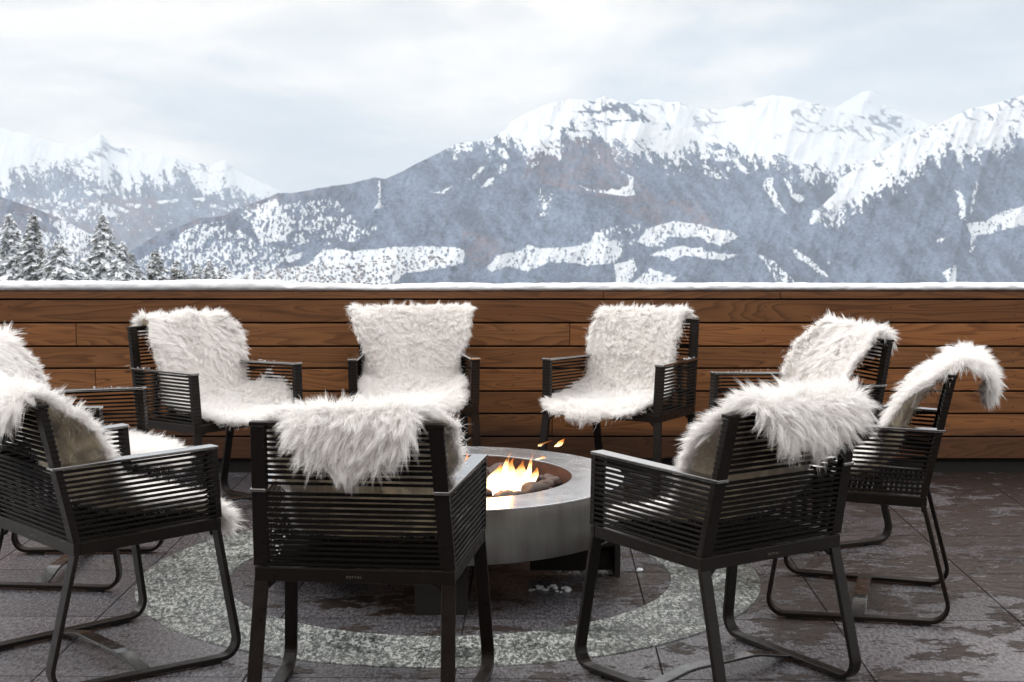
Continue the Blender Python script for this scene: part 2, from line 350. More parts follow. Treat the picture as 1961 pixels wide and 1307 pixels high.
# screw heads
mb = MB()
for k, (t_, b_) in enumerate(zip(tops, bots)):
    if k == 0: continue
    for x in np.arange(-6.2, 6.3, .62):
        for dz in (.022, -.022):
            zc = (t_ + b_) / 2 + dz + rj.uniform(-.003, .003); xx = x + rj.uniform(-.01, .01); r = .0032
            mb.add([(xx + r * math.cos(a), -.0016, zc + r * math.sin(a)) for a in np.arange(8) * math.pi / 4] , [(7, 6, 5, 4, 3, 2, 1, 0)])
mb.build('screw_heads', M['plinth'], wall)

# snow lying on the wall
nx, ny = 1500, 16
xs = np.linspace(-6.4, 6.4, nx); th = np.linspace(0, 1, ny)
X, T = np.meshgrid(xs, th, indexing='ij')
hgt = .034 + .010 * (fbm(xs * 1.1, xs * 0, 3, 3) - .5) * 2 + .004 * (fbm(xs * 9, xs * 0 + 5, 4, 5) - .5)
hgt += .015 * np.clip((-xs - 1.10) / .05, 0, 1)
for c0, w0, a0 in ((-.66, .10, .009), (.68, .055, .012), (-1.12, .05, .006), (-.08, .09, .006), (1.9, .2, .003)): hgt -= a0 * np.exp(-((xs - c0) / w0) ** 2)
H2 = hgt[:, None]
prof_y = np.interp(T, [0, .08, .2, .35, .5, .7, .85, 1], [.020, .006, -.004, .004, .03, .10, .17, .20])
prof_z = np.interp(T, [0, .08, .2, .35, .5, .7, .85, 1], [.0, .08, .38, .80, .97, 1.0, .85, 0])
nz = (fbm(X * 26, T * 5, 4, 9) - .5)
Y = YF + prof_y + nz * .026 * np.sin(math.pi * T) - .004 * fbm(X * 5, T * 0, 3, 12)
Z = .9083 + prof_z * H2 + nz * .009 * np.sin(math.pi * T)
V = np.stack([X, Y, Z], -1).reshape(-1, 3); I = np.arange(nx * ny).reshape(nx, ny)
Q = np.stack([I[:-1, :-1], I[1:, :-1], I[1:, 1:], I[:-1, 1:]], -1).reshape(-1, 4)
o = mesh_np('snow_ledge', V, Q, M['snow'], smooth=True); tag(o, 'band of white snow lying along the top of the boarded wall', 'snow')

# ------------------------------------------------------------------ chairs
K = dict(ft=(.297, .233, .649), rj=(.255, -.250, .634), bt=(.247, -.283, .810), rb=(.265, -.203, .421), fb=(.292, .246, .434), ff=(.312, .303, 0), rf=(.273, -.303, 0))
K = {k: Vector(v) for k, v in K.items()}
def lerp(a, b, t): return a + (b - a) * t
def band(mb, pts, h, th):
    """closed band following pts (list of Vectors, roughly horizontal), height h, thickness th outward"""
    n = len(pts); V = []
    for i, p in enumerate(pts):
        a = (pts[i] - pts[i - 1]).normalized(); b = (pts[(i + 1) % n] - pts[i]).normalized()
        nrm = Vector((a.y + b.y, -(a.x + b.x), 0)); nrm = nrm.normalized() if nrm.length > 1e-6 else Vector((0, 1, 0))
        for dz, o in ((-h / 2, 0), (-h / 2 * .55, th), (h / 2 * .55, th), (h / 2, 0), (0, -th * .4)):
            V.append(p + nrm * o + Vector((0, 0, dz)))
    F = []
    for i in range(n):
        j = (i + 1) % n
        for k in range(5):
            l = (k + 1) % 5; F.append((5 * i + k, 5 * j + k, 5 * j + l, 5 * i + l))
    mb.add(V, F)
rc = random.Random(11)
def make_chair():
    root = empty('armchair')
    # back weave
    mb = MB(); pitch = .0146
    zlist = [.800 - .006 - i * pitch for i in range(11)] + [.421 + .007 + i * .0147 for i in range(14)]
    for z in zlist:
        t = (z - K['rb'].z) / (K['bt'].z - K['rb'].z); p = lerp(K['rb'], K['bt'], t)
        hw = p.x - .003; y = p.y; n = 9; j = lambda: rc.uniform(-.0009, .0009)
        ja, jb = j(), j(); dzz = rc.uniform(-.0008, .0008)
        pts = [Vector((-hw, y - .002, z + ja))] + [Vector((-hw + 2 * hw * q / n, y - .0025 + rc.uniform(-.0005, .0005), z + ja + (jb - ja) * q / n + dzz * math.sin(math.pi * q / n))) for q in range(1, n)] + [Vector((hw, y - .002, z + jb)), Vector((hw, y + .016, z + jb)), Vector((hw - .05, y + .0065, z + jb + j())), Vector((-hw + .05, y + .0065, z + ja + j())), Vector((-hw, y + .016, z + ja))]
        band(mb, pts, .0072 if z > .63 else .0079, .0022)
    mb.build('back_weave', M['cord'], root)
    # back frame: two posts and top rail
    mb = MB()
    for s in (-1, 1):
        a, b_ = K['rb'], K['bt']; w = .040
        V = []
        for p in (a, b_):
            xo, xi = s * (p.x - .0014), s * (p.x - w)
            x0, x1 = min(xo, xi), max(xo, xi)
            V += [(x0, p.y - .0040, p.z - (.012 if p is b_ else 0)), (x1, p.y - .0040, p.z - (.012 if p is b_ else 0)), (x1, p.y + .0175, p.z - (.012 if p is b_ else 0)), (x0, p.y + .0175, p.z - (.012 if p is b_ else 0))]
        mb.hexa(V)
    bt = K['bt']; mb.box(-bt.x - .001, bt.x + .001, bt.y - .007, bt.y + .023, bt.z - .010, bt.z)
    mb.build('back_frame', M['metal'], root, bevel=.0015)
    for s in (-1, 1):
        # side weave
        mb = MB(); n = 14
        for i in range(n):
            t = (i + .5) / n * .985
            r_ = lerp(K['rb'], K['rj'], t); f = lerp(K['fb'], K['ft'], t); r_ = r_.copy(); f = f.copy(); f.z -= .006 * t; r_.z -= .006 * t
            jz = rc.uniform(-.001, .001)
            P = [Vector((r_.x - .004, r_.y + .012, r_.z))]
            P += [lerp(P[0], Vector((f.x - .003, f.y - .004, f.z)), q) + Vector((rc.uniform(-.0005, .0005), 0, jz * q)) for q in (.33, .66)]
            P += [Vector((f.x - .003, f.y - .006, f.z)), Vector((f.x - .005, f.y - .003, f.z)), Vector((f.x - .036, f.y - .003, f.z)), Vector((f.x - .0385, f.y - .006, f.z)), Vector((f.x - .0385, f.y - .020, f.z)), Vector((f.x - .011, f.y - .050, f.z)), Vector((r_.x - .011, r_.y + .012, r_.z))]
            if s < 0: P = [Vector((-p.x, p.y, p.z)) for p in P]
            else: P = P[::-1]
            band(mb, P[::-1], .0071, .0026)
        mb.build('side_weave', M['cord'], root)
        # front post core
        mb = MB(); V = []
        for p, dz in ((K['fb'], 0), (K['ft'], -.009)):
            x0, x1 = sorted((s * (p.x - .0012), s * (p.x - .0402)))
            V += [(x0, p.y - .019, p.z + dz), (x1, p.y - .019, p.z + dz), (x1, p.y - .0012, p.z + dz), (x0, p.y - .0012, p.z + dz)]
        mb.hexa(V); mb.build('front_post', M['metal'], root)
        # arm rest: flat bar
        mb = MB(); a, f = K['rj'], K['ft']; V = []
        for dz in (-.009, 0):
            for (px, py, pz) in ((a.x + .001, a.y - .008, a.z), (a.x - .040, a.y - .008, a.z), (f.x - .044, f.y + .001, f.z), (f.x + .001, f.y + .001, f.z)):
                V.append((s * px, py, pz + dz))
        if s > 0: V = [V[i] for i in (0, 3, 2, 1, 4, 7, 6, 5)]
        mb.hexa(V); mb.build('armrest', M['wet'], root, bevel=.0018)
    # seat frame
    mb = MB(); zt = .418
    fbx, rbx = K['fb'].x - .003, K['rb'].x - .003
    yr, yf = K['rb'].y, K['fb'].y
    mb.hexa([(-rbx, yr - .003, zt - .037), (rbx, yr - .003, zt - .037), (rbx, yr + .016, zt - .037), (-rbx, yr + .016, zt - .037), (-rbx, yr - .003, zt), (rbx, yr - .003, zt), (rbx, yr + .016, zt), (-rbx, yr + .016, zt)])
    zf = .431
    mb.box(-fbx, fbx, yf - .020, yf - .002, zf - .034, zf)
    for s in (-1, 1):
        V = [(s * (rbx - .0015), yr + .016, zt - .036), (s * (rbx - .032), yr + .016, zt - .036), (s * (fbx - .034), yf - .020, zf - .033), (s * (fbx - .0015), yf - .020, zf - .033)]
        V += [(x, y, z + .035) for x, y, z in V]
        if s > 0: V = [V[i] for i in (0, 3, 2, 1, 4, 7, 6, 5)]
        mb.hexa(V)
        # gussets below rails next to each leg
        for (x, y, z, dx, dy) in ((s * (rbx - .036), yr + .001, zt - .0372, -s * .022, 0), (s * (rbx - .02), yr + .0165, zt - .0365, 0, .024), (s * (fbx - .036), yf - .018, zf - .0342, -s * .022, 0), (s * (fbx - .02), yf - .0205, zf - .034, 0, -.024)):
            if dx:
                mb.add([(x, y, z), (x + dx, y, z), (x, y, z - .022), (x, y + .013, z), (x + dx, y + .013, z), (x, y + .013, z - .022)], [(0, 1, 2), (3, 5, 4), (0, 3, 4, 1), (1, 4, 5, 2), (2, 5, 3, 0)])
    mb.build('seat_frame', M['metal'], root, bevel=.0025)
    # seat weave
    mb = MB(); n = 24
    for i in range(n):
        t = (i + .5) / n; y = lerp(yr + .02, yf - .024, t); hw = lerp(rbx, fbx, t) - .034; z = lerp(.414, .426, t)
        mb.box(-hw, hw, y - .0058, y + .0058, z - .003, z + .0035)
    mb.build('seat_weave', M['cord'], root)
    # sled legs
    for s in (-1, 1):
        rt = Vector((K['rb'].x - .020, yr + .0065, zt - .030)); ftp = Vector((K['fb'].x - .020, yf - .0105, zf - .030))
        rf = Vector((K['rf'].x - .019, K['rf'].y + .008, .0135)); ff = Vector((K['ff'].x - .019, K['ff'].y - .008, .0135))
        path = [rt]
        def arc(c, a, b_, r, n=9):
            d1 = (a - c).normalized(); d2 = (b_ - c).normalized(); ang = d1.angle(d2); tl = r / math.tan(ang / 2)
            p1, p2 = c + d1 * tl, c + d2 * tl; bis = (d1 + d2).normalized(); ctr = c + bis * (r / math.sin(ang / 2)); out = []
            for i in range(n):
                t = i / (n - 1); a1, a2 = p1 - ctr, p2 - ctr; om = a1.angle(a2); v = (a1 * math.sin((1 - t) * om) + a2 * math.sin(t * om)) / math.sin(om); out.append(ctr + v)
            return out
        path += arc(rf, rt, ff, .052); path += arc(ff, rf, ftp, .052); path += [ftp]
        Wv = []; Nv = []
        for i, p in enumerate(path):
            a = path[max(i - 1, 0)]; c = path[min(i + 1, len(path) - 1)]; tg = (c - a).normalized(); w = Vector((1, 0, 0)); w = (w - tg * w.dot(tg)).normalized(); Wv.append(w); Nv.append(tg.cross(w))
        P = [Vector((s * p.x, p.y, p.z)) for p in path]; W2 = [Vector((w.x, s * w.y, s * w.z)) for w in Wv]; N2 = [Vector((s * v.x, v.y, v.z)) for v in Nv]
        mb = MB(); mb.sweep(P, W2, N2, .037, .0135)
        lg = mb.build('sled_leg', M['metal'], root, bevel=.0022)
        for yy in (-.20, .20):
            t = (yy - rf.y) / (ff.y - rf.y); x = s * lerp(rf.x, ff.x, t); mb = MB(); mb.box(x - .016, x + .016, yy - .028, yy + .028, 0, .0066); mb.build('floor_pad', M['pad'], lg)
    # cross bar between the sleds
    xl = (K['rf'].x + K['ff'].x) / 2 - .020 - .018
    P = [(-xl, 0, .0145), (-xl + .13, 0, .042), (xl - .13, 0, .042), (xl, 0, .0145)]
    P2 = [P[0], (-xl + .115, 0, .0395), (-xl + .145, 0, .0425), (xl - .145, 0, .0425), (xl - .115, 0, .0395), P[3]]
    mb = MB(); Wv = [(0, 1, 0)] * 6
    Nv = []
    for i in range(6):
        a = Vector(P2[max(i - 1, 0)]); c = Vector(P2[min(i + 1, 5)]); tg = (c - a).normalized(); Nv.append(Vector((0, 1, 0)).cross(tg) * -1)
    mb.sweep(P2, Wv, Nv, .046, .009); mb.build('cross_bar', M['damp'], root, bevel=.002)
    # maker's lettering, pressed on the rear rail
    cu = bpy.data.curves.new('txt', 'FONT'); cu.body = 'KETTAL'; cu.size = .0085; cu.extrude = .0002; cu.align_x = 'CENTER'; cu.space_character = 1.5
    to = bpy.data.objects.new('txt', cu); me = to.to_mesh(); V = np.zeros(len(me.vertices) * 3); me.vertices.foreach_get('co', V); V = V.reshape(-1, 3)
    F = [tuple(p.vertices) for p in me.polygons]; to.to_mesh_clear()
    V2 = np.stack([V[:, 0], yr - .0036 - V[:, 2], V[:, 1] + zt - .024], 1)
    mesh_np('lettering', V2, F, M['letter'], root); bpy.data.objects.remove(to); bpy.data.curves.remove(cu)
    return root
def kids(o): return [c for c in bpy.data.objects if c.parent == o]
def copy_tree(o, parent=None):
    c = o.copy(); COL.objects.link(c)
    if parent: c.parent = parent
    for ch in kids(o): copy_tree(ch, c)
    return c
POSE = dict(I=(-.387, 4.075, 5.6), H=(.602, 4.305, -34.5), A=(-1.229, 4.491, 48.7), B=(-1.647, 5.541, 91.9), C=(-1.292, 6.607, 131.8), D=(-.459, 7.055, 175.0), E=(.509, 6.902, 209.4), F=(1.148, 6.138, 249.4), G=(1.196, 5.126, -74.5))
CL = dict(I='black woven armchair seen squarely from behind before the fire pit',
 H='black woven armchair seen from behind at the right front of the fire pit, turned left',
 A='black woven armchair at the front left, seen from behind, cut by the frame edge',
 B='black woven armchair mostly hidden behind the front left chair, facing right in side view',
 C='black woven armchair at the back left by the boarded wall, turned to the right',
 D='black woven armchair facing the camera squarely, in front of the boarded wall',
 E='black woven armchair by the boarded wall turned slightly left, beyond the fire pit',
 F='black woven armchair at the back right by the wall, facing left toward the camera',
 G='black woven armchair in side view, the rightmost of the ring')
proto = make_chair(); CH = {}
for i, (k, (x, y, a)) in enumerate(POSE.items()):
    o = proto if i == 0 else None
    CH[k] = o
for k in list(POSE)[1:]: CH[k] = copy_tree(proto)
for k, (x, y, a) in POSE.items():
    CH[k].location = (x, y, 0); CH[k].rotation_euler = (0, 0, -R(a)); tag(CH[k], CL[k], 'armchair', 'black woven armchairs round the fire pit')

# ------------------------------------------------------------------ sheepskins
def catmull(P, n):
    P = np.asarray(P, float); d = np.r_[0, np.cumsum(np.linalg.norm(np.diff(P[:, :2], axis=0), axis=1))]
    t = np.linspace(0, d[-1], n); out = np.zeros((n, P.shape[1]))
    Pe = np.vstack([2 * P[0] - P[1], P, 2 * P[-1] - P[-2]]); de = np.r_[-(d[1]), d, 2 * d[-1] - d[-2]]
    for i, tt in enumerate(t):
        k = min(np.searchsorted(d, tt, side='right') - 1, len(d) - 2); k = max(k, 0)
        u = (tt - d[k]) / (d[k + 1] - d[k] + 1e-9); p0, p1, p2, p3 = Pe[k], Pe[k + 1], Pe[k + 2], Pe[k + 3]
        h = d[k + 1] - d[k]; m1 = (p2 - p0) / (de[k + 2] - de[k] + 1e-9) * h; m2 = (p3 - p1) / (de[k + 3] - de[k + 1] + 1e-9) * h
        out[i] = (2 * u**3 - 3 * u**2 + 1) * p1 + (u**3 - 2 * u**2 + u) * m1 + (-2 * u**3 + 3 * u**2) * p2 + (u**3 - u**2) * m2
    return out
# path rows: y, z, half width, lateral offset, edge lift left(-x), edge lift right(+x), fur length
def path_default(hang=.12, off=0., wb=.225, ws=.235, front=.08, drop=.05, liftb=.0, lifts=.02, out=.0, ltop=.05, lseat=.034, wt=None):
    wt = wt or wb
    P = []
    hy, hz = -.322 - out, .795
    n = 3
    for q in range(n): 
        t = q / n; P.append([-.325 - out * 1.2, .80 - hang * (1 - t), wt * (.70 + .22 * t), off, 0, 0, ltop])
    P += [[-.318 - out * .6, .815, wt * .97, off, 0, 0, ltop], [-.285, .838, wt, off, 0, 0, ltop], [-.25, .805, wt, off, liftb, liftb, ltop * .92], [-.205, .745, wb, off, liftb, liftb, ltop * .85], [-.160, .675, wb * .97, off, liftb * .7, liftb * .7, ltop * .75],
          [-.128, .60, wb * .94, off, liftb * .3, liftb * .3, ltop * .7], [-.098, .53, wb * .95, off, .0, .0, ltop * .65], [-.045, .474, ws * .97, off, lifts, lifts, lseat], [.05, .452, ws, off, lifts, lifts, lseat], [.15, .449, ws, off, lifts * .7, lifts * .7, lseat],
          [.24, .449, ws * .98, off, lifts * .3, lifts * .3, lseat], [.24 + front * .6, .442 - drop * .3, ws * .85, off, 0, 0, lseat * 1.15], [.24 + front, .442 - drop, ws * .6, off, 0, 0, lseat * 1.25]]
    return P
def make_skin(key, P, label, seed, nclump=1900, per=13, wid=.0011, wavy=.012, notch=.02):
    r = np.random.default_rng(seed)
    nt_, nu = 90, 33
    C = catmull(P, nt_); y, z, hw, off, ll, lr, fl = C.T
    s = np.r_[0, np.cumsum(np.hypot(np.diff(y), np.diff(z)))]; Ln = s[-1]
    u = np.linspace(-1, 1, nu)
    # irregular outline
    wl = hw * (1 + notch * 6 * (fbm(s * 5, s * 0 + seed, 3, seed) - .5)); wr = hw * (1 + notch * 6 * (fbm(s * 5, s * 0 + seed + 9, 3, seed + 4) - .5))
    endf = np.clip(np.minimum(s, Ln - s) / .07, 0, 1); endf = .55 + .45 * np.sqrt(1 - (1 - endf) ** 2)
    wl *= endf; wr *= endf
    U, Sg = np.meshgrid(u, s)
    X = off[:, None] + np.where(U < 0, U * wl[:, None], U * wr[:, None])
    ty, tz = np.gradient(y, s), np.gradient(z, s); nl = np.hypot(ty, tz); ty, tz = ty / nl, tz / nl
    ny, nz = -tz, ty        # path goes back->over->down->forward ; fleece side
    sgn = 1.0
    # forward travel over the top: tangent (+y), fleece normal must be +z
    ny, nz = -tz * sgn, ty * sgn
    lift = np.where(U < 0, ll[:, None], lr[:, None]) * np.abs(U) ** 2.6 + wavy * (fbm(X * 7 + seed, Sg * 7, 3, seed + 2) - .5) * 2 * (.35 + np.abs(U))
    Y = y[:, None] + ny[:, None] * lift; Z = z[:, None] + nz[:, None] * lift
    Z = np.where((Z < .437) & (Y > -.2) & (Y < .235), .437, Z)
    G = np.stack([X, Y, Z], -1)
    du = np.gradient(G, axis=1); dv = np.gradient(G, axis=0); NN = np.cross(dv, du); NN /= np.linalg.norm(NN, axis=2, keepdims=True) + 1e-9
    # orient with (ny,nz)
    sg = np.sign(NN[..., 1] * ny[:, None] + NN[..., 2] * nz[:, None]); sg[sg == 0] = 1; NN *= sg[..., None]
    TT = dv / (np.linalg.norm(dv, axis=2, keepdims=True) + 1e-9)
    root = empty('sheepskin', CH[key].location, -R(POSE[key][2])); tag(root, label, 'sheepskin', 'white sheepskins draped over the armchairs')
    def grid_solid(name, off0, off1, mat):
        A = G + NN * off0; B = G + NN * off1
        V = np.concatenate([A.reshape(-1, 3), B.reshape(-1, 3)]); n = nt_ * nu; I = np.arange(n).reshape(nt_, nu)
        q = np.stack([I[:-1, :-1], I[1:, :-1], I[1:, 1:], I[:-1, 1:]], -1).reshape(-1, 4); fs = [q, q[:, ::-1] + n]
        loop = list(I[0, :]) + list(I[1:, -1]) + list(I[-1, -2::-1]) + list(I[-2:0:-1, 0]); loop = np.array(loop); l2 = np.roll(loop, -1)
        fs.append(np.stack([loop, l2, l2 + n, loop + n], -1)); return mesh_np(name, V, np.concatenate(fs), mat, root, True)
    grid_solid('hide', -.0015, .0012, M['hide'])
    # --- fleece : clumped locks
    area = np.linalg.norm(np.cross(du[:-1, :-1], dv[:-1, :-1]), axis=2)
    pr = area.ravel() / area.sum()
    def sample(n):
        c = r.choice(len(pr), n, p=pr); i, j = np.divmod(c, nu - 1); a, b = r.random(n), r.random(n)
        def bl(A):
            a_, b_ = (a[:, None], b[:, None])
            return A[i, j] * (1 - a_) * (1 - b_) + A[i + 1, j] * a_ * (1 - b_) + A[i, j + 1] * (1 - a_) * b_ + A[i + 1, j + 1] * a_ * b_
        nn = bl(NN); nn /= np.linalg.norm(nn, axis=1, keepdims=True); tt = bl(TT); uu = u[j] * (1 - b) + u[j + 1] * b
        return bl(G), nn, tt, uu, np.interp(i + a, np.arange(nt_), fl), s[i] 
    # extra clumps on the rim so the edge is shaggy
    Pc, Nc, Tc, Uc, Fc, Sc = sample(nclump)
    ne = nclump // 3
    ii = r.integers(0, nt_, ne); jj = np.where(r.random(ne) < .5, 0, nu - 1); k = ne // 4
    jj[:k] = r.integers(0, nu, k); ii[:k] = np.where(r.random(k) < .5, 0, nt_ - 1)
    outv = np.zeros((ne, 3)); e1 = np.where(jj == 0, -1, 1)[:, None] * (du[ii, jj] / (np.linalg.norm(du[ii, jj], axis=1, keepdims=True) + 1e-9))
    e2 = np.where(ii == 0, -1, 1)[:, None] * TT[ii, jj]; outv = e1.copy(); outv[:k] = e2[:k]
    Pe_ = G[ii, jj] + r.normal(0, .004, (ne, 3)); bz = (np.arange(ne) >= k) & (G[ii, jj, 1] > -.27); Ne_ = NN[ii, jj] * np.where(bz, 1.0, .6)[:, None] + outv * np.where(bz, .15, .8)[:, None]; Ne_ /= np.linalg.norm(Ne_, axis=1, keepdims=True)
    Pc = np.r_[Pc, Pe_]; Nc = np.r_[Nc, Ne_]; Tc = np.r_[Tc, TT[ii, jj]]; Uc = np.r_[Uc, np.where(np.arange(ne) < k, 0, e1[:, 0] * 0 + np.where(jj == 0, -1, 1))]; Fc = np.r_[Fc, fl[ii] * .95]
    M_ = len(Pc)
    # lock direction: swirl field + gravity + random
    ang = 2 * math.pi * fbm(Pc[:, 0] * 4 + seed, (Pc[:, 1] + Pc[:, 2]) * 4, 3, seed + 7) * 2
    Bc = np.cross(Nc, Tc)
    lay = (Tc * np.cos(ang)[:, None] * .7 + Bc * np.sin(ang)[:, None] * .8)
    tsg = np.where(Pc[:, 1] < -.305, -1.0, 1.0)[:, None]; hang = (Pc[:, 1] < -.305)
    lay = np.where(tsg < 0, lay * .45, lay) + Tc * .35 * tsg; lay[:, 2] -= np.where(hang, .35, 0)
    up = np.clip(Nc[:, 2], 0, 1)[:, None]
    Dc = Nc * (.62 + .15 * up) + lay * .60 + r.normal(0, .26, (M_, 3)); Dc[:, 2] -= .25 * (1 - up[:, 0])
    Dc /= np.linalg.norm(Dc, axis=1, keepdims=True)
    Lc = Fc * r.uniform(.8, 1.45, M_) * np.where(hang, .92, .9)
    bend = lay * .6 + r.normal(0, .26, (M_, 3)); bend[:, 2] -= .42
    tip = Pc + Dc * Lc[:, None] + bend * (Lc * .42)[:, None]; mid = Pc + Dc * (Lc * .58)[:, None]
    # strands
    rep = np.repeat(np.arange(M_), per); n = len(rep)
    offv = r.normal(0, .0065, (n, 3)); offv -= (offv * Nc[rep]).sum(1)[:, None] * Nc[rep]
    lf = r.uniform(.7, 1.12, n)[:, None]
    p0 = Pc[rep] + offv * 1.25; p1 = Pc[rep] + (mid[rep] - Pc[rep]) * lf + offv * .85 + r.normal(0, .0018, (n, 3)); p2 = Pc[rep] + (tip[rep] - Pc[rep]) * lf + offv * .36 + r.normal(0, .0018, (n, 3))
    # loose flyaway + underwool
    nf = n // 3; ci = r.integers(0, M_, nf); q0 = Pc[ci] + r.normal(0, .010, (nf, 3)); q0 -= ((q0 - Pc[ci]) * Nc[ci]).sum(1)[:, None] * Nc[ci]
    dd = Nc[ci] * .5 + r.normal(0, .5, (nf, 3)); dd /= np.linalg.norm(dd, axis=1, keepdims=True); lq = (Fc[ci] * r.uniform(.4, .9, nf))[:, None]
    p0 = np.r_[p0, q0]; p1 = np.r_[p1, q0 + dd * lq * .55 + r.normal(0, .003, (nf, 3))]; p2 = np.r_[p2, q0 + dd * lq + Tc[ci] * lq * .3 + r.normal(0, .006, (nf, 3))]
    nrm = np.r_[Nc[rep], Nc[ci]]; tone = np.r_[np.repeat(r.random(M_), per) * .55 + r.random(n) * .45, r.random(nf)]
    n = len(p0)
    ts = np.array([0, .3, .65, 1.0]); ws = np.array([1.0, 1.0, .75, .12]) * wid
    wdir = r.normal(0, 1, (n, 3)); ax = p2 - p0; wdir -= (wdir * ax).sum(1)[:, None] * ax / ((ax * ax).sum(1)[:, None] + 1e-9); wdir /= np.linalg.norm(wdir, axis=1, keepdims=True)
    wig = r.normal(0, .0016, (n, 3))
    V = np.zeros((n, 8, 3)); TN = np.zeros((n, 8), np.float32)
    for k_, (t, w) in enumerate(zip(ts, ws)):
        c = p0 * (1 - t) ** 2 + 2 * p1 * t * (1 - t) + p2 * t * t + wig * math.sin(6.3 * t)
        V[:, 2 * k_] = c - wdir * w; V[:, 2 * k_ + 1] = c + wdir * w
        TN[:, 2 * k_] = TN[:, 2 * k_ + 1] = np.clip(tone * .6 + t * .4, 0, 1)
    base = np.arange(n)[:, None] * 8
    Q = np.concatenate([base + np.array([0, 1, 3, 2]), base + np.array([2, 3, 5, 4]), base + np.array([4, 5, 7, 6])]).astype(np.int32)
    V = V.reshape(-1, 3); CN = np.repeat(nrm, 8, axis=0); TN = TN.ravel()
    # base felt
    B = (G + NN * .0045); Bn = NN.reshape(-1, 3); I = np.arange(nt_ * nu).reshape(nt_, nu) + len(V)
    q = np.stack([I[:-1, :-1], I[1:, :-1], I[1:, 1:], I[:-1, 1:]], -1).reshape(-1, 4)
    V = np.r_[V, B.reshape(-1, 3)]; CN = np.r_[CN, Bn]; TN = np.r_[TN, np.full(nt_ * nu, .2)]; Q = np.r_[Q, q]
    o = mesh_np('fleece', V, Q, M['fleece'], root, True)
    a = o.data.attributes.new('tone', 'FLOAT', 'POINT'); a.data.foreach_set('value', TN.astype(np.float32))
    return root
D_ = path_default
def hug(P, left=0., right=0., wide=.0):
    # side edges of the back part pulled forward off the backrest, hide showing
    for q in P:
        if q[0] > -.27 and q[0] < .0 and q[1] > .46:
            k = max(0., min(1., (.84 - q[1]) / .20)); k2 = max(0., min(1., (q[1] - .45) / .12)); q[4] += left * k * (.35 + .65 * k2); q[5] += right * k * (.35 + .65 * k2); q[2] += wide * k * k2
    return P
def setrow(P, zlo, zhi, **kw):
    ix = dict(w=2, off=3, ll=4, lr=5, fl=6)
    for q in P:
        if zlo <= q[1] <= zhi and q[0] > -.27:
            for a, b in kw.items(): q[ix[a]] = b
    return P
SK = {}
SK['I'] = (hug(D_(hang=.075, off=.022, wb=.215, wt=.150, ws=.205, front=.05, ltop=.047, lseat=.02, out=.010), right=.05), 'white sheepskin hanging in a deep shaggy flap over the backrest of the front centre chair')
setrow(SK['I'][0], .66, .82, w=.235)
setrow(SK['I'][0], .50, .62, w=.195)
SK['H'] = (hug(D_(hang=.055, off=.022, wb=.215, wt=.175, ws=.205, front=.09, ltop=.055, lseat=.03, out=.015), left=.06, right=.03, wide=.015), 'white sheepskin on the front right chair, its fluffy flap folded over the backrest')
SK['A'] = (hug(D_(hang=.06, off=-.02, wb=.225, wt=.21, ws=.215, front=.13, drop=.10, ltop=.052, lseat=.042, out=.015), right=.065, left=.06, wide=.02), 'white sheepskin on the front left chair, its end drooping past the seat front')
SK['B'] = (D_(hang=.05, off=0, wb=.235, wt=.23, ws=.225, front=.17, drop=.03, ltop=.055, lseat=.045), 'white sheepskin on the chair behind the front left one, cut by the frame edge')
SK['C'] = (D_(hang=.03, off=-.03, wb=.235, wt=.20, ws=.235, front=.22, drop=.0, ltop=.042, liftb=.03), 'white sheepskin on the back left chair with a raised fold and long flat end')
for q in SK['C'][0]:
    if -.06 < q[0] < .20 and q[1] < .48: q[4] += .075; q[2] += .015
SK['D'] = (D_(hang=.05, off=0, wb=.225, wt=.275, ws=.235, front=.09, drop=.03, ltop=.034, liftb=.03, lifts=.05), 'wide white sheepskin facing the camera, its ears flaring past both sides of the backrest')
setrow(SK['D'][0], .78, .82, w=.278); setrow(SK['D'][0], .73, .76, w=.272, ll=.05, lr=.05); setrow(SK['D'][0], .66, .69, w=.238)
SK['E'] = (D_(hang=.03, off=.03, wb=.215, wt=.205, ws=.235, front=.10, drop=.03, ltop=.042, liftb=.02), 'white sheepskin on the chair right of the flames, its front edge sagging below the seat')
SK['F'] = (hug(D_(hang=.03, off=.015, wb=.225, wt=.20, ws=.225, front=.06, ltop=.045, liftb=.02), left=.03, right=.05), 'white sheepskin on the back right chair, a pointed corner over the backrest top')
g = hug(D_(hang=.05, off=0, wb=.225, wt=.21, ws=.215, front=.06, ltop=.05), left=.06, right=.05, wide=.03)
g = [[-.385, .745, .12, 0, 0, 0, .045], [-.388, .780, .15, 0, 0, 0, .045], [-.370, .817, .17, 0, 0, 0, .048], [-.335, .838, .18, 0, 0, 0, .048], [-.298, .838, .19, 0, 0, 0, .048], [-.262, .806, .20, 0, 0, 0, .048]] + g[6:]
SK['G'] = (g, 'white sheepskin on the far right chair, arching out behind the backrest in a hook')
NEAR = dict(I=(4200, 19, .0005), H=(4200, 19, .0005), A=(3800, 18, .0005), B=(3000, 16, .0006), G=(3200, 17, .0006), F=(2600, 16, .0007), E=(2800, 16, .0007), D=(3200, 16, .0007), C=(3000, 16, .0007))
for i, (k, (P, lab)) in enumerate(SK.items()):
    nc, per, wd = NEAR[k]; make_skin(k, P, lab, 20 + i * 7, nc, per, wd)

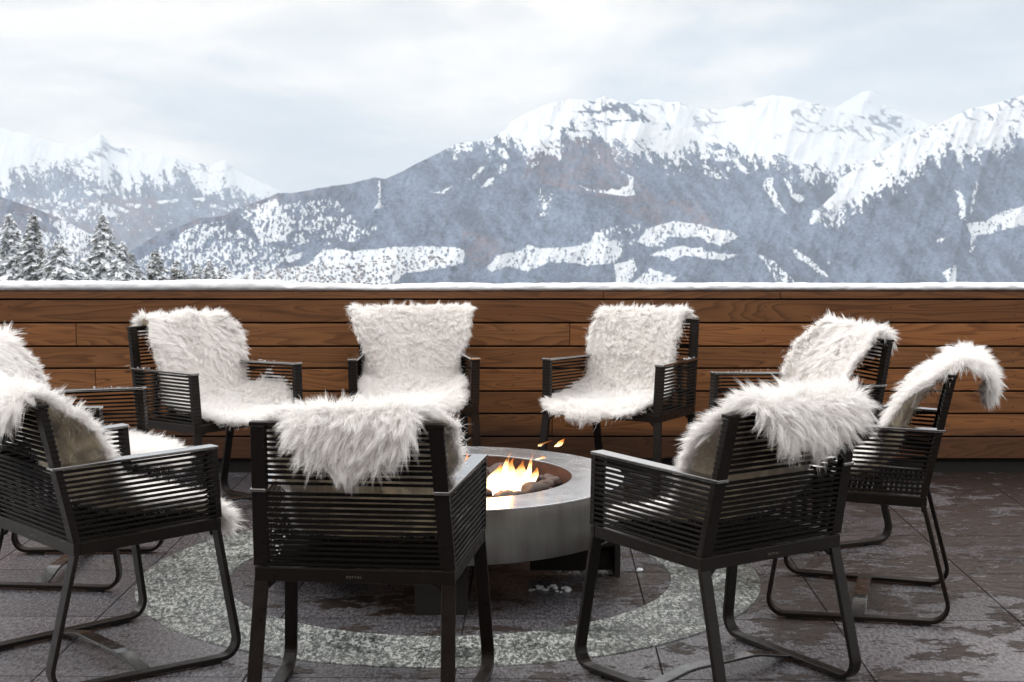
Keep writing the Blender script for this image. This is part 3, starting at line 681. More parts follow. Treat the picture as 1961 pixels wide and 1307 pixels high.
# ------------------------------------------------------------------ fire pit
PX, PY, PR, ZT, ZB, RI = -.235, 5.48, .640, .368, .185, .452
pit = empty('fire_pit', (PX, PY, 0)); tag(pit, 'round brushed steel fire pit with a wide flat rim, standing among the chairs', 'fire pit')
def lathe(prof, n=160):
    V = []; F = []; k = len(prof)
    for i in range(n):
        a = 2 * math.pi * i / n
        for r_, z_ in prof: V.append((r_ * math.cos(a), r_ * math.sin(a), z_))
    for i in range(n):
        j = (i + 1) % n
        for q in range(k - 1): F.append((i * k + q, j * k + q, j * k + q + 1, i * k + q + 1))
    return V, F
mb = MB(); mb.add(*lathe([(PR - .05, ZB + .004), (PR - .008, ZB), (PR - .002, ZB + .002), (PR - .002, ZT - .0065)])); mb.build('outer_band', M['steel'], pit, smooth=False)
for p in pit.children[0].data.polygons: p.use_smooth = True
mb = MB(); mb.add(*lathe([(PR - .001, ZT - .006), (PR, ZT - .005), (PR, ZT - .001), (PR - .001, ZT), (RI + .001, ZT), (RI, ZT - .001), (RI, ZT - .006), (PR - .01, ZT - .0061)])); mb.build('rim_plate', M['steel_top'], pit)
mb = MB(); mb.add(*lathe([(RI + .002, ZT - .0065), (RI + .002, ZT - .14), (0.001, ZT - .14)])); mb.build('inner_pan', M['scorch'], pit, smooth=False)
mb = MB(); mb.add(*lathe([(PR - .06, ZB + .01), (.30, ZB + .015), (.001, ZB + .015)])); mb.build('underside', M['base'], pit)
def support(a, wide):
    mb = MB(); c, s_ = math.cos(a), math.sin(a)
    def bx(r0, r1, w0, z0, z1):
        V = []
        for z in (z0, z1):
            for (r_, w_) in ((r0, -w0), (r1, -w0), (r1, w0), (r0, w0)): V.append((r_ * c - w_ * s_, r_ * s_ + w_ * c, z))
        mb.hexa(V)
    bx(.10, .625, wide * .97, ZB - .075, ZB - .001); bx(.605, .6265, wide, 0, ZB - .0015); bx(.30, .604, .006, .012, ZB - .08)
    mb.build('support_leg', M['base'], pit, bevel=.002)
for a in (0, 90, 180): support(R(a + 2), .055)
mb = MB(); mb.box(-.085, .09, -.545, -.50, 0, ZB - .002); mb.box(-.08, .085, -.499, -.12, .07, ZB - .003); mb.build('support_leg', M['base'], pit, bevel=.002)

def rock(name, c, r_, seed, mat, flat=.7, sub=3, rough=.16):
    import bmesh
    bm = bmesh.new(); bmesh.ops.create_icosphere(bm, subdivisions=sub, radius=1); rr = random.Random(seed)
    sx, sy, sz = rr.uniform(.8, 1.35), rr.uniform(.75, 1.05), flat * rr.uniform(.8, 1.1); ph = rr.uniform(0, 9)
    for v in bm.verts:
        n = v.co.normalized(); k = 1 + rough * (math.sin(2.1 * n.x + ph) * math.cos(1.7 * n.y + ph * 2) + .6 * math.sin(3.3 * n.z + 2.7 * n.x + ph) + .25 * math.sin(7 * n.y + 5 * n.x + ph))
        v.co = Vector((n.x * sx, n.y * sy, n.z * sz)) * k * r_
    Mx = Matrix.Rotation(rr.uniform(0, 6.3), 4, 'Z') @ Matrix.Rotation(rr.uniform(-.5, .5), 4, 'X'); bm.transform(Mx)
    me = bpy.data.meshes.new(name); bm.to_mesh(me); bm.free(); me.materials.append(mat); me.polygons.foreach_set('use_smooth', np.ones(len(me.polygons), dtype=bool))
    o = bpy.data.objects.new(name, me); COL.objects.link(o); o.location = c; return o
rs = random.Random(5); placed = []
tries = 0
while len(placed) < 130 and tries < 9000:
    tries += 1; rad = rs.choice([.020, .024, .029, .034, .040, .046]); a = rs.uniform(0, 6.283); rr_ = math.sqrt(rs.random()) * (RI - rad - .012)
    x, y = rr_ * math.cos(a), rr_ * math.sin(a)
    if all(math.hypot(x - p[0], y - p[1]) > (rad + p[2]) * .80 for p in placed): placed.append((x, y, rad))
for i, (x, y, rad) in enumerate(placed):
    o = rock('lava_stone', (PX + x, PY + y, ZT - .14 + .070 + rad * .55 + rs.uniform(0, .012)), rad, 100 + i, M['stone'])
    tag(o, 'rounded reddish brown stone lying inside the steel fire pit', 'stone', 'stones in the fire pit')
# gravel bed that the stones rest in
mb = MB(); mb.add(*lathe([(RI, ZT - .072), (.3, ZT - .066), (.001, ZT - .066)], 60)); mb.build('ember_bed', M['scorch'], pit)

def flame_tongue(mb, heat, base, tip, r0, seed, lean=(0, 0), flat=.55, nseg=14, nr=12):
    rr = random.Random(seed); b0 = Vector(base); t0 = Vector(base) + (Vector(tip) - Vector(base)) * (1.06 if (Vector(tip) - Vector(base)).length > .04 else 1); n0 = len(mb.v); V = []
    ph = rr.uniform(0, 6); ph2 = rr.uniform(0, 6); rot = rr.uniform(-.6, .6)
    for i in range(nseg + 1):
        t = i / nseg; c = b0.lerp(t0, t) + Vector((math.sin(t * 5 + ph) * .012 * (t + .2) + lean[0] * t * t, math.cos(t * 4 + ph2) * .008, 0))
        w = r0 * 1.3 * (math.sin(math.pi * min(1, t * .9 + .16)) ** .8) * (1 - t ** 2.2) + .0004
        for k in range(nr):
            a = 2 * math.pi * k / nr; wv = w * (1 + .22 * math.sin(3 * a + t * 9 + ph) + .12 * math.sin(5 * a - 7 * t + ph2))
            dx, dy = wv * math.cos(a), wv * flat * math.sin(a); V.append(c + Vector((dx * math.cos(rot) - dy * math.sin(rot), dx * math.sin(rot) + dy * math.cos(rot), 0))); heat.append(max(0, 1 - t * 1.05))
    F = []
    for i in range(nseg):
        for k in range(nr):
            l = (k + 1) % nr; F.append((i * nr + k, i * nr + l, (i + 1) * nr + l, (i + 1) * nr + k))
    mb.add(V, F)
def build_flame(name, tongues, label, heat_scale=1.0, group=None):
    mb = MB(); heat = []
    for i, t in enumerate(tongues): flame_tongue(mb, heat, *t)
    o = mb.build(name, M['flame'], smooth=True); a = o.data.attributes.new('burn', 'FLOAT', 'POINT'); a.data.foreach_set('value', np.array(heat, np.float32) * heat_scale)
    tag(o, label, 'flame', group); return o
T = []
rf_ = random.Random(9)
zb = ZT - .058
for (x, y, h, r_, lx) in ((-.085, 5.44, .065, .022, .02), (-.065, 5.47, .105, .026, .03), (-.045, 5.42, .075, .026, .03), (-.03, 5.50, .120, .022, .045), (-.015, 5.44, .085, .028, .045), (.005, 5.48, .115, .024, .05), (.02, 5.43, .075, .022, .05), (.035, 5.47, .095, .018, .062), (-.055, 5.40, .045, .026, .01), (-.005, 5.40, .045, .024, .03), (-.035, 5.47, .160, .010, .035), (.025, 5.50, .145, .009, .07), (-.075, 5.50, .10, .02, .025), (-.02, 5.38, .03, .024, .02)):
    T.append(((x, y, zb), (x + lx, y, zb + h), r_, rf_.randint(0, 999)))
build_flame('flame', T, 'bright yellow and white flames burning in the middle of the fire pit')
T = []
for (x, y, h, r_, lx) in ((-.21, 5.44, .09, .026, .03), (-.18, 5.47, .115, .024, .03), (-.155, 5.42, .08, .024, .02), (-.24, 5.46, .09, .022, .02), (-.195, 5.50, .14, .016, .03), (-.14, 5.49, .10, .018, .02)):
    T.append(((x, y, zb), (x + lx, y, zb + h), r_, rf_.randint(0, 999)))
build_flame('flame', T, 'flames partly hidden behind the armrest and backrest of the front centre chair')
for i, (b0, t0, r_, lab) in enumerate((((.098, 5.45, .478), (.135, 5.45, .500), .0065, 'small orange lick of flame floating left of a larger lick above the rim'), ((.155, 5.45, .478), (.208, 5.45, .508), .0085, 'larger orange lick of flame floating free above the back rim of the fire pit'), ((.092, 5.42, .434), (.118, 5.42, .452), .008, 'faint orange flicker low over the rim of the fire pit'))):
    build_flame('flame_lick', [(b0, t0, r_, 50 + i)], lab, .55)

# ------------------------------------------------------------------ snow crumbs on the floor and on the chairs
def lump(mb, c, r_, seed, flat=.6):
    rr = random.Random(seed); n, m_ = 8, 5; V = []; F = []
    for i in range(m_):
        t = i / (m_ - 1) * math.pi / 2
        for k in range(n):
            a = 2 * math.pi * k / n; q = r_ * rr.uniform(.65, 1.25); V.append((c[0] + q * math.cos(a) * math.cos(t), c[1] + q * math.sin(a) * math.cos(t), c[2] + q * flat * math.sin(t)))
    for i in range(m_ - 1):
        for k in range(n):
            l = (k + 1) % n; F.append((i * n + k, i * n + l, (i + 1) * n + l, (i + 1) * n + k))
    mb.add(V, F)
mb = MB(); rr = random.Random(31)
for i in range(60): lump(mb, (.30 + rr.gauss(0, .055), 5.56 + rr.gauss(0, .04), 0), rr.uniform(.004, .016), i)
o = mb.build('snow_clump', M['snow']); tag(o, 'heap of crusty snow under the right support of the fire pit', 'snow clump')
mb = MB()
for i in range(26): lump(mb, (.145 + rr.gauss(0, .035), 5.27 + rr.gauss(0, .03), 0), rr.uniform(.003, .012), i + 70)
o = mb.build('snow_clump', M['snow']); tag(o, 'small icy crumbs of snow on the floor in front of the fire pit underside', 'snow clump')
for (cx, cy, lab, n) in ((2.08, 5.83, 'icy crumbs of snow on the wet paving at the far right', 14), (1.10, 5.95, 'thin crumbs of snow on the paving behind the far right chair', 10)):
    mb = MB()
    for i in range(n): lump(mb, (cx + rr.gauss(0, .05), cy + rr.gauss(0, .04), 0), rr.uniform(.004, .013), i + 170)
    o = mb.build('snow_clump', M['snow']); tag(o, lab, 'snow clump')
def frost_on(key, pts, label):
    mb = MB()
    q = random.Random(sum(map(ord, key)))
    for (p, sp_, n, rmin, rmax) in pts:
        for i in range(n):
            c = [p[j] + q.gauss(0, sp_[j]) for j in range(3)]; lump(mb, c, q.uniform(rmin, rmax), q.randint(0, 9999), .7)
    o = mb.build('frost', M['snow'], smooth=True, loc=CH[key].location, rz=-R(POSE[key][2])); tag(o, label, 'frost')
frost_on('I', [((-.205, -.228, .56), (.008, .0015, .02), 10, .0015, .004), ((-.21, -.219, .52), (.012, .0015, .035), 16, .0015, .005), ((-.19, -.218, .50), (.02, .001, .045), 12, .001, .003)], 'white frost specks on the left rear post of the front centre chair')
frost_on('C', [((.235, -.20, .6365), (.012, .05, .0003), 22, .001, .003)], 'frost specks on the rear of the near armrest of the back left chair')
frost_on('C', [((-.27, .05, .643), (.012, .09, .0003), 26, .001, .003)], 'frost specks along the far armrest of the back left chair, beside the boarded wall')
frost_on('E', [((-.240, -.18, .637), (.010, .035, .0003), 20, .001, .004)], 'frost specks at the rear of the near armrest of the second central back chair')
frost_on('F', [((.28, .10, .645), (.010, .07, .0003), 18, .001, .003)], 'frost specks on the far armrest of the back right chair')
frost_on('B', [((-.275, .12, .6455), (.012, .06, .0003), 22, .001, .003)], 'frost specks on the far armrest of the chair behind the front left chair')

# ------------------------------------------------------------------ mountains
cpi, spi = math.cos(PITCH), math.sin(PITCH)
def tanv(row):   # vertical tangent (z per horizontal y) for an image row
    v = (np.asarray(row, float) - PH / 2) / F_PX
    return -(spi + v * cpi) / (cpi - v * spi), 1 / (cpi - v * spi)
def world_at(px, row, Y):
    tz, k = tanv(row); return (px - PW / 2) / F_PX * k * Y, Y, CAMH + tz * Y
def inpoly(x, y, poly):
    poly = np.asarray(poly, float); ins = np.zeros(x.shape, bool); j = len(poly) - 1
    for i in range(len(poly)):
        xi, yi = poly[i]; xj, yj = poly[j]
        ins ^= ((yi > y) != (yj > y)) & (x < (xj - xi) * (y - yi) / (yj - yi + 1e-9) + xi); j = i
    return ins
def layer(name, ridge, base, Dr, Db, tree, polys, seed, step=2.0, nrow=180, x0=None, x1=None, jag=2.0, amp=.03, rock=.5, larch=None, extra=None, speck=.0):
    rx, ry = np.array(ridge, float).T
    xs = np.arange(x0 if x0 is not None else rx[0], (x1 if x1 is not None else rx[-1]) + step, step)
    rr = np.interp(xs, rx, ry) + jag * (fbm(xs / 9, xs * 0 + seed, 4, seed, .6) - .5) * 2
    bx, by = np.array(base, float).T; bb = np.maximum(np.interp(xs, bx, by), rr + 4)
    s = np.linspace(0, 1, nrow) ** 1.0
    X, S = np.meshgrid(xs, s); ROW = rr[None] + (bb - rr)[None] * S
    dr = np.interp(xs, *np.array(Dr, float).T) if isinstance(Dr, list) else np.full(len(xs), Dr); db = np.interp(xs, *np.array(Db, float).T) if isinstance(Db, list) else np.full(len(xs), Db)
    Dd = dr[None] * (1 - S ** .85) + db[None] * S ** .85
    # spurs and gullies that run down the slope
    rel = ridged(X / 95 + ROW / 300, ROW / 240, 6, seed + 3) - .5; rel2 = fbm(X / 260, ROW / 170, 3, seed + 8) - .5
    rel3 = ridged(X / 30 + ROW / 90, ROW / 75, 4, seed + 14) - .5
    Dd = Dd * (1 - amp * 1.7 * rel - amp * 1.9 * rel2 - amp * .10 * rel3)
    x, y, z = world_at(X, ROW, Dd)
    # cover
    wx = X + 15 * (fbm(X / 15, ROW / 15, 5, seed + 1, .68) - .5); wy = ROW + 14 * (fbm(X / 15, ROW / 12, 5, seed + 5, .68) - .5)
    gully = ridged(X / 22 - ROW / 60, ROW / 90, 4, seed + 21)
    tl = np.interp(wx, *np.array(tree, float).T)
    edge = (tl - wy) / 24 + (gully - .62) * 3.4 + (fbm(X / 4, ROW / 7, 3, seed + 31, .75) - .5) * 3.6
    snow = np.clip(edge + .5, 0, 1)
    rk = ridged(X / 15 - ROW / 19, ROW / 17, 6, seed + 41) * .72 + .28 * (.25 + fbm(X / 3.6, ROW / 3.2, 3, seed + 43, .7)); rkm = fbm(X / 60, ROW / 30, 3, seed + 51)
    rocks = np.clip((rk - (.685 - .16 * (rkm - .5) * 2 * 1 + .08 * (1 - rock))) * 12, 0, 1) * (.35 + .65 * np.clip((rkm - .35) * 4, 0, 1))
    snow = np.where(edge > .3, snow * (1 - rocks * rock), snow)
    for poly in polys:
        dens = .98
        if isinstance(poly, tuple): dens, poly = poly
        sf = (inpoly(X + (wx - X) * .3, ROW + (wy - ROW) * .3, poly) * .30 + inpoly(wx, wy, poly) * .30 + inpoly(X + (wx - X) * 2.8, ROW + (wy - ROW) * 2.8, poly) * .22 + inpoly(X - (wx - X) * 1.5, ROW - (wy - ROW) * 1.5, poly) * .18)
        ins = sf > .05
        if dens < 1: ins &= (fbm(X / 4.0, ROW / 7.0, 3, seed + 61, .7) < (.36 + .29 * dens))
        nz_ = np.clip((fbm(X / 3.4, ROW / 2.4, 2, seed + 71) - .69) * 9, 0, 1)
        snow = np.where(ins, np.maximum(snow, .12 + .88 * sf - nz_ * .7 * (sf > .5)), snow)
    if speck: snow = np.maximum(snow, np.clip((fbm(X / 4, ROW / 6, 4, seed + 81, .7) - (.70 - speck)) * 14, 0, 1) * .8)
    la = np.zeros_like(snow)
    if larch:
        for poly in larch: la = np.maximum(la, inpoly(wx + 8 * (vnoise(X / 20, ROW / 20) - .5), wy, poly) * np.clip((fbm(X / 14, ROW / 8, 3, 91) - .3) * 2.2, 0, 1))
    wd = np.clip(.40 + 1.5 * (fbm(X / 4.2, ROW / 3.6, 3, seed + 101, .75) - .5) + 1.3 * (ridged(X / 30 - ROW / 45, ROW / 60, 6, seed + 111) - .68) + .6 * (fbm(X / 90, ROW / 50, 3, seed + 121) - .5), 0, 1)
    V = np.stack([x, y, z], -1)
    # back slope so that the mountain has depth
    back = V[0].copy(); back2 = back.copy(); back2[:, 1] *= 1.18; back2[:, 0] *= 1.18; back2[:, 2] = -800; 
    V = np.concatenate([back2[None], V]); snow = np.r_[snow[:1], snow]; la = np.r_[la[:1], la]; wd = np.r_[wd[:1], wd]
    nr, nc = V.shape[:2]; I = np.arange(nr * nc).reshape(nr, nc)
    Q = np.stack([I[:-1, :-1], I[1:, :-1], I[1:, 1:], I[:-1, 1:]], -1).reshape(-1, 4)
    o = mesh_np(name, V.reshape(-1, 3), Q, M['mount'], smooth=True); o['kind'] = 'structure'
    for nm, A in (('snow', snow), ('larch', la), ('woods', wd)):
        a = o.data.attributes.new(nm, 'FLOAT', 'POINT'); a.data.foreach_set('value', A.ravel().astype(np.float32))
    return V[1:], X, ROW, snow[1:]

# main mountain
R2 = [(150, 560), (200, 515), (245, 483), (291, 456), (337, 437), (379, 419), (428, 413), (459, 397), (505, 382), (532, 370), (563, 370), (619, 359), (676, 351), (716, 341), (738, 343), (770, 329), (798, 313), (826, 300), (876, 275), (898, 272), (926, 270), (952, 260), (970, 247), (977, 235), (996, 224), (1033, 206), (1065, 195), (1096, 190), (1120, 192), (1138, 195), (1146, 188), (1152, 189), (1157, 182), (1161, 190), (1172, 189), (1188, 195), (1213, 202), (1240, 216), (1270, 230), (1320, 250), (1380, 268), (1440, 283), (1500, 296), (1550, 316), (1601, 345), (1625, 380), (1660, 430), (1720, 540)]
T2 = [(100, 400), (860, 262), (880, 281), (940, 276), (1000, 285), (1019, 288), (1041, 297), (1063, 305), (1074, 288), (1080, 255), (1094, 244), (1116, 253), (1141, 260), (1176, 272), (1200, 285), (1245, 291), (1270, 300), (1298, 300), (1329, 288), (1376, 300), (1408, 300), (1439, 297), (1475, 303), (1510, 310), (1541, 322), (1588, 336), (1601, 345), (1800, 400)]
P2 = [[(955, 285), (967, 285), (977, 304), (970, 307), (955, 294)], [(956, 316), (969, 315), (964, 329), (956, 333)], [(933, 344), (947, 338), (945, 351), (920, 363)], [(892, 351), (908, 344), (930, 321), (923, 319), (905, 338)], [(826, 371), (845, 366), (867, 356), (848, 371)], [(724, 345), (728, 345), (728, 390), (724, 390)], [(713, 401), (726, 388), (738, 398)], [(1014, 319), (1033, 307), (1033, 313), (1021, 321)],
 (.75, [(490, 400), (515, 385), (531, 383), (550, 420), (560, 440), (545, 460), (500, 470), (485, 440)]), (.45, [(556, 426), (638, 415), (632, 437), (578, 440)]), (.5, [(337, 452), (370, 435), (430, 422), (435, 442), (345, 462)]), (.35, [(262, 500), (330, 462), (460, 440), (500, 470), (560, 480), (520, 520), (300, 540)]), (.15, [(430, 400), (640, 380), (700, 440), (560, 470)]),
 [(547, 492), (581, 482), (572, 498), (553, 503)], (.96, [(588, 511), (619, 476), (688, 482), (701, 479), (751, 473), (870, 473), (892, 482), (886, 504), (845, 514), (776, 523), (751, 546), (500, 560), (420, 560), (300, 560), (330, 530), (420, 532), (480, 520), (550, 514)]),
 [(930, 517), (952, 489), (999, 482), (1008, 470), (1040, 476), (1096, 473), (1130, 467), (1138, 445), (1148, 445), (1163, 457), (1188, 464), (1191, 482), (1179, 504), (1125, 508), (1060, 501), (1011, 520), (970, 511), (939, 520)],
 [(1220, 464), (1238, 439), (1270, 429), (1292, 423), (1329, 429), (1354, 435), (1401, 445), (1414, 454), (1383, 470), (1354, 464), (1345, 454), (1307, 457), (1282, 451), (1270, 473), (1238, 470)], [(1238, 489), (1307, 470), (1329, 476), (1345, 473), (1351, 482), (1417, 489), (1386, 498), (1345, 495), (1314, 489), (1289, 501), (1273, 489)],
 [(1176, 508), (1213, 495), (1220, 514), (1200, 545), (1180, 545)], [(1215, 540), (1245, 514), (1273, 523), (1295, 533), (1276, 555), (1210, 555)], [(1107, 354), (1132, 365), (1185, 363), (1205, 354), (1201, 338), (1185, 326), (1212, 341), (1216, 373), (1194, 376), (1151, 370), (1125, 366)],
 [(1392, 300), (1408, 303), (1438, 332), (1430, 335)], [(1303, 296), (1310, 300), (1328, 318), (1322, 318)], (.4, [(1335, 312), (1378, 325), (1395, 345), (1352, 338)]), [(1460, 357), (1470, 341), (1478, 341), (1490, 382), (1507, 410), (1485, 395)], [(1501, 341), (1511, 345), (1519, 370), (1544, 379), (1532, 388), (1514, 373)],
 [(1510, 473), (1525, 477), (1557, 502), (1588, 532), (1576, 530), (1535, 498)], (.2, [(1030, 360), (1060, 370), (1050, 420), (1035, 420)]), (.1, [(1150, 440), (1230, 425), (1210, 480), (1150, 470)]), (.3, [(1450, 485), (1480, 500), (1530, 545), (1490, 545)]), (.15, [(640, 440), (740, 430), (700, 460), (620, 470)])]
Vm, Xm, Rm, Sm = layer('main_mountain', R2, [(0, 610), (1961, 610)], [(150, 9500), (500, 11000), (1150, 14500), (1600, 14000), (1720, 12000)], [(150, 8600), (900, 9200), (1720, 10200)], T2, P2, 3, nrow=300, step=1.6, rock=.75, jag=1.6, speck=.0,
 larch=[[(1020, 295), (1100, 260), (1200, 290), (1230, 350), (1300, 420), (1150, 380), (1000, 345)], [(1180, 400), (1330, 380), (1400, 470), (1250, 430)], [(250, 480), (440, 395), (530, 372), (640, 362), (520, 395), (400, 425), (280, 470)], [(880, 440), (1000, 470), (900, 520)]])
R3 = [(1150, 230), (1190, 206), (1213, 199), (1226, 191), (1263, 191), (1276, 197), (1295, 195), (1314, 200), (1339, 210), (1364, 208), (1386, 210), (1405, 205), (1452, 189), (1480, 183), (1510, 186), (1557, 197), (1588, 206), (1632, 216), (1667, 238), (1695, 246), (1717, 260), (1790, 300), (1850, 340)]
layer('snowy_ridge', R3, [(0, 470), (1961, 470)], 21000, 16500, [(1150, 600), (1500, 500), (1540, 345), (1560, 322), (1620, 328), (1700, 312), (1850, 400)], [], 13, nrow=170, rock=.55, jag=1.2, amp=.02)
R4 = [(1560, 260), (1601, 206), (1632, 188), (1651, 177), (1667, 174), (1676, 180), (1689, 200), (1717, 213), (1770, 235), (1830, 270)]
layer('distant_peak', R4, [(0, 350), (1961, 350)], 33000, 30000, [(0, 600), (1961, 600)], [], 23, nrow=70, rock=.9, jag=1.4, amp=.02)
R5 = [(1500, 445), (1510, 435), (1535, 413), (1569, 398), (1600, 370), (1606, 345), (1640, 322), (1675, 300), (1700, 285), (1730, 265), (1760, 250), (1800, 237), (1850, 212), (1860, 208), (1900, 200), (1961, 183), (2200, 110), (2500, 160)]
T5 = [(1500, 560), (1525, 442), (1576, 423), (1604, 410), (1651, 382), (1698, 354), (1720, 345), (1755, 326), (1786, 310), (1817, 292), (1839, 304), (1871, 300), (1902, 285), (1933, 269), (1961, 275), (2500, 260)]
P5 = [(.6, [(1830, 363), (1846, 375), (1850, 422), (1839, 420)]), [(1867, 345), (1872, 351), (1864, 401), (1855, 420), (1860, 395)], [(1849, 429), (1889, 423), (1915, 407), (1961, 395), (2100, 380), (2100, 430), (1961, 432), (1908, 442), (1902, 448), (1871, 451), (1867, 473), (1855, 492), (1861, 451)], (.6, [(1792, 464), (1817, 448), (1802, 467)]), [(1579, 504), (1604, 497), (1585, 509)], [(1805, 523), (1830, 508), (1833, 545), (1818, 545)], [(1593, 535), (1604, 530), (1604, 560), (1590, 560)], [(1615, 540), (1632, 538), (1630, 560), (1612, 560)]]
layer('right_mountain', R5, [(1500, 447), (1512, 446), (1535, 460), (1572, 507), (1590, 545), (1605, 612), (2500, 612)], [(1500, 12500), (1961, 15000)], [(1500, 12450), (1590, 11300), (1700, 10200), (2500, 9600)], T5, P5, 33, nrow=240, rock=.6, jag=1.2, speck=.0)
R1 = [(-500, 210), (-200, 200), (0, 245), (46, 256), (100, 272), (150, 281), (165, 273), (180, 263), (188, 257), (192, 254), (197, 262), (205, 268), (215, 281), (270, 289), (340, 303), (400, 318), (431, 306), (450, 325), (500, 350), (535, 365), (600, 400), (700, 470)]
T1 = [(-500, 360), (6, 361), (31, 336), (101, 318), (128, 318), (147, 333), (171, 333), (193, 355), (214, 342), (239, 355), (266, 364), (271, 342), (306, 345), (330, 339), (367, 348), (407, 361), (428, 358), (459, 367), (502, 379), (700, 430)]
P1 = [[(160, 363), (180, 368), (172, 377), (160, 371)], [(181, 362), (204, 365), (207, 371), (190, 371)], [(294, 388), (346, 380), (346, 384), (306, 392)], [(401, 388), (441, 402), (438, 406), (410, 397)], [(202, 400), (230, 412), (228, 416), (205, 413)], [(211, 391), (245, 403), (243, 408), (230, 402)], [(367, 380), (390, 378), (392, 384), (375, 384)], (.5, [(100, 370), (125, 360), (130, 395), (108, 400)]), [(245, 390), (272, 392), (268, 400), (252, 398)], [(436, 390), (455, 400), (440, 396)], [(294, 435), (308, 440), (300, 445)], (.3, [(20, 380), (200, 380), (240, 430), (100, 420)])]
layer('left_mountain', R1, [(-500, 560), (1961, 560)], 29000, 16000, T1, P1, 43, nrow=200, rock=.6, jag=1.0, amp=.025, speck=.03, larch=[[(-500, 380), (300, 380), (300, 500), (-500, 500)]])
R0 = [(-500, 300), (-100, 345), (0, 376), (40, 391), (76, 403), (122, 422), (168, 446), (230, 470), (260, 490), (330, 560)]
P0 = [(.8, [(95, 428), (128, 420), (184, 450), (196, 465), (214, 482), (168, 465), (165, 488), (150, 488), (140, 468), (118, 448)]), (.9, [(148, 420), (166, 420), (168, 438), (150, 436)]), [(43, 410), (60, 412), (85, 420), (78, 424), (50, 416)], (.5, [(70, 440), (120, 450), (200, 500), (250, 540), (100, 540), (60, 480)]), (.4, [(-200, 430), (40, 440), (60, 540), (-200, 540)])]
layer('left_foothill', R0, [(-500, 620), (1961, 620)], 11500, 9000, [(-500, 200), (1961, 200)], P0, 53, nrow=120, jag=1.4, speck=.03, larch=[[(-500, 300), (330, 300), (330, 600), (-500, 600)]])

# village on the lower slope: far too many houses to count
mb = MB(); rv = random.Random(77); cnt = 0
Vs = Vm
reg = [(430, 560), (480, 522), (600, 505), (700, 500), (760, 485), (860, 478), (886, 500), (780, 520), (750, 560)]
reg2 = [(1000, 490), (1180, 470), (1180, 500), (1010, 510)]
while cnt < 430:
    c = rv.randrange(Vs.shape[1]); r_ = rv.randrange(Vs.shape[0]); px, row = Xm[r_, c], Rm[r_, c]
    P_ = np.array(px), np.array(row)
    if not (inpoly(P_[0][None], P_[1][None], reg)[0] or (rv.random() < .12 and inpoly(P_[0][None], P_[1][None], reg2)[0])): continue
    if rv.random() > (.25 + .75 * (row - 478) / 60): continue
    x, y, z = Vs[r_, c]; w, d, h = rv.uniform(9, 17), rv.uniform(8, 13), rv.uniform(5, 11)
    a = rv.uniform(-.3, .3); ca, sa = math.cos(a), math.sin(a)
    def tp(u, v, q): return (x + u * ca - v * sa, y + u * sa + v * ca, z + q)
    mb.add([tp(-w / 2, -d / 2, -6), tp(w / 2, -d / 2, -6), tp(w / 2, d / 2, -6), tp(-w / 2, d / 2, -6), tp(-w / 2, -d / 2, h), tp(w / 2, -d / 2, h), tp(w / 2, d / 2, h), tp(-w / 2, d / 2, h), tp(0, -d / 2, h + w * .3), tp(0, d / 2, h + w * .3)],
           [(0, 1, 5, 8, 4), (1, 2, 6, 5), (2, 3, 7, 9, 6), (3, 0, 4, 7), (5, 6, 9, 8), (7, 4, 8, 9)]); cnt += 1
m, nt, b = newmat('house_walls'); isl = nt.nodes.new('ShaderNodeNewGeometry').outputs['Random Per Island']; nz_ = nt.nodes.new('ShaderNodeNewGeometry'); sp = nt.nodes.new('ShaderNodeSeparateXYZ'); L(nt, nz_.outputs['True Normal'], sp.inputs[0])
L(nt, mix(nt, mathn(nt, 'GREATER_THAN', sp.outputs[2], .3), ramp(nt, isl, [(0, (.05, .04, .04)), (.5, (.14, .10, .09)), (1, (.40, .34, .30))]), (.82, .84, .87)), b.inputs['Base Color']); b.inputs['Roughness'].default_value = .9
o = mb.build('village', m); tag(o, 'village of many tiny snow-roofed houses on the lower slope of the central mountain', 'village', kind='stuff')

# valley floor and the near hillside under the terrace
m, nt, b = newmat('valley_snow'); n = noise(nt, geopos(nt), .004, 6, .7); L(nt, ramp(nt, n, [(.4, (.10, .12, .15)), (.6, (.75, .78, .82))]), b.inputs['Base Color']); b.inputs['Roughness'].default_value = .9
gx = np.linspace(-1, 1, 60); gy = np.linspace(0, 1, 60)
sheet('valley_ground', -39000, 39000, -3000, 39000, -780, m)
xs = np.linspace(-600, 600, 90); ys = np.r_[np.linspace(7.72, 60, 30), np.linspace(64, 2600, 60)]
X, Y = np.meshgrid(xs, ys); Z = -2.5 - (Y - 7.72) * .30 + (fbm(X / 14, Y / 14, 4, 4) - .5) * 1.2 * np.clip((Y - 9) / 20, 0, 1)
X = X * (1 + Y / 900)
I = np.arange(X.size).reshape(X.shape); Q = np.stack([I[:-1, :-1], I[:-1, 1:], I[1:, 1:], I[1:, :-1]], -1).reshape(-1, 4)
o = mesh_np('hillside', np.stack([X, Y, Z], -1).reshape(-1, 3), Q, M['snow'], smooth=True); o['kind'] = 'structure'

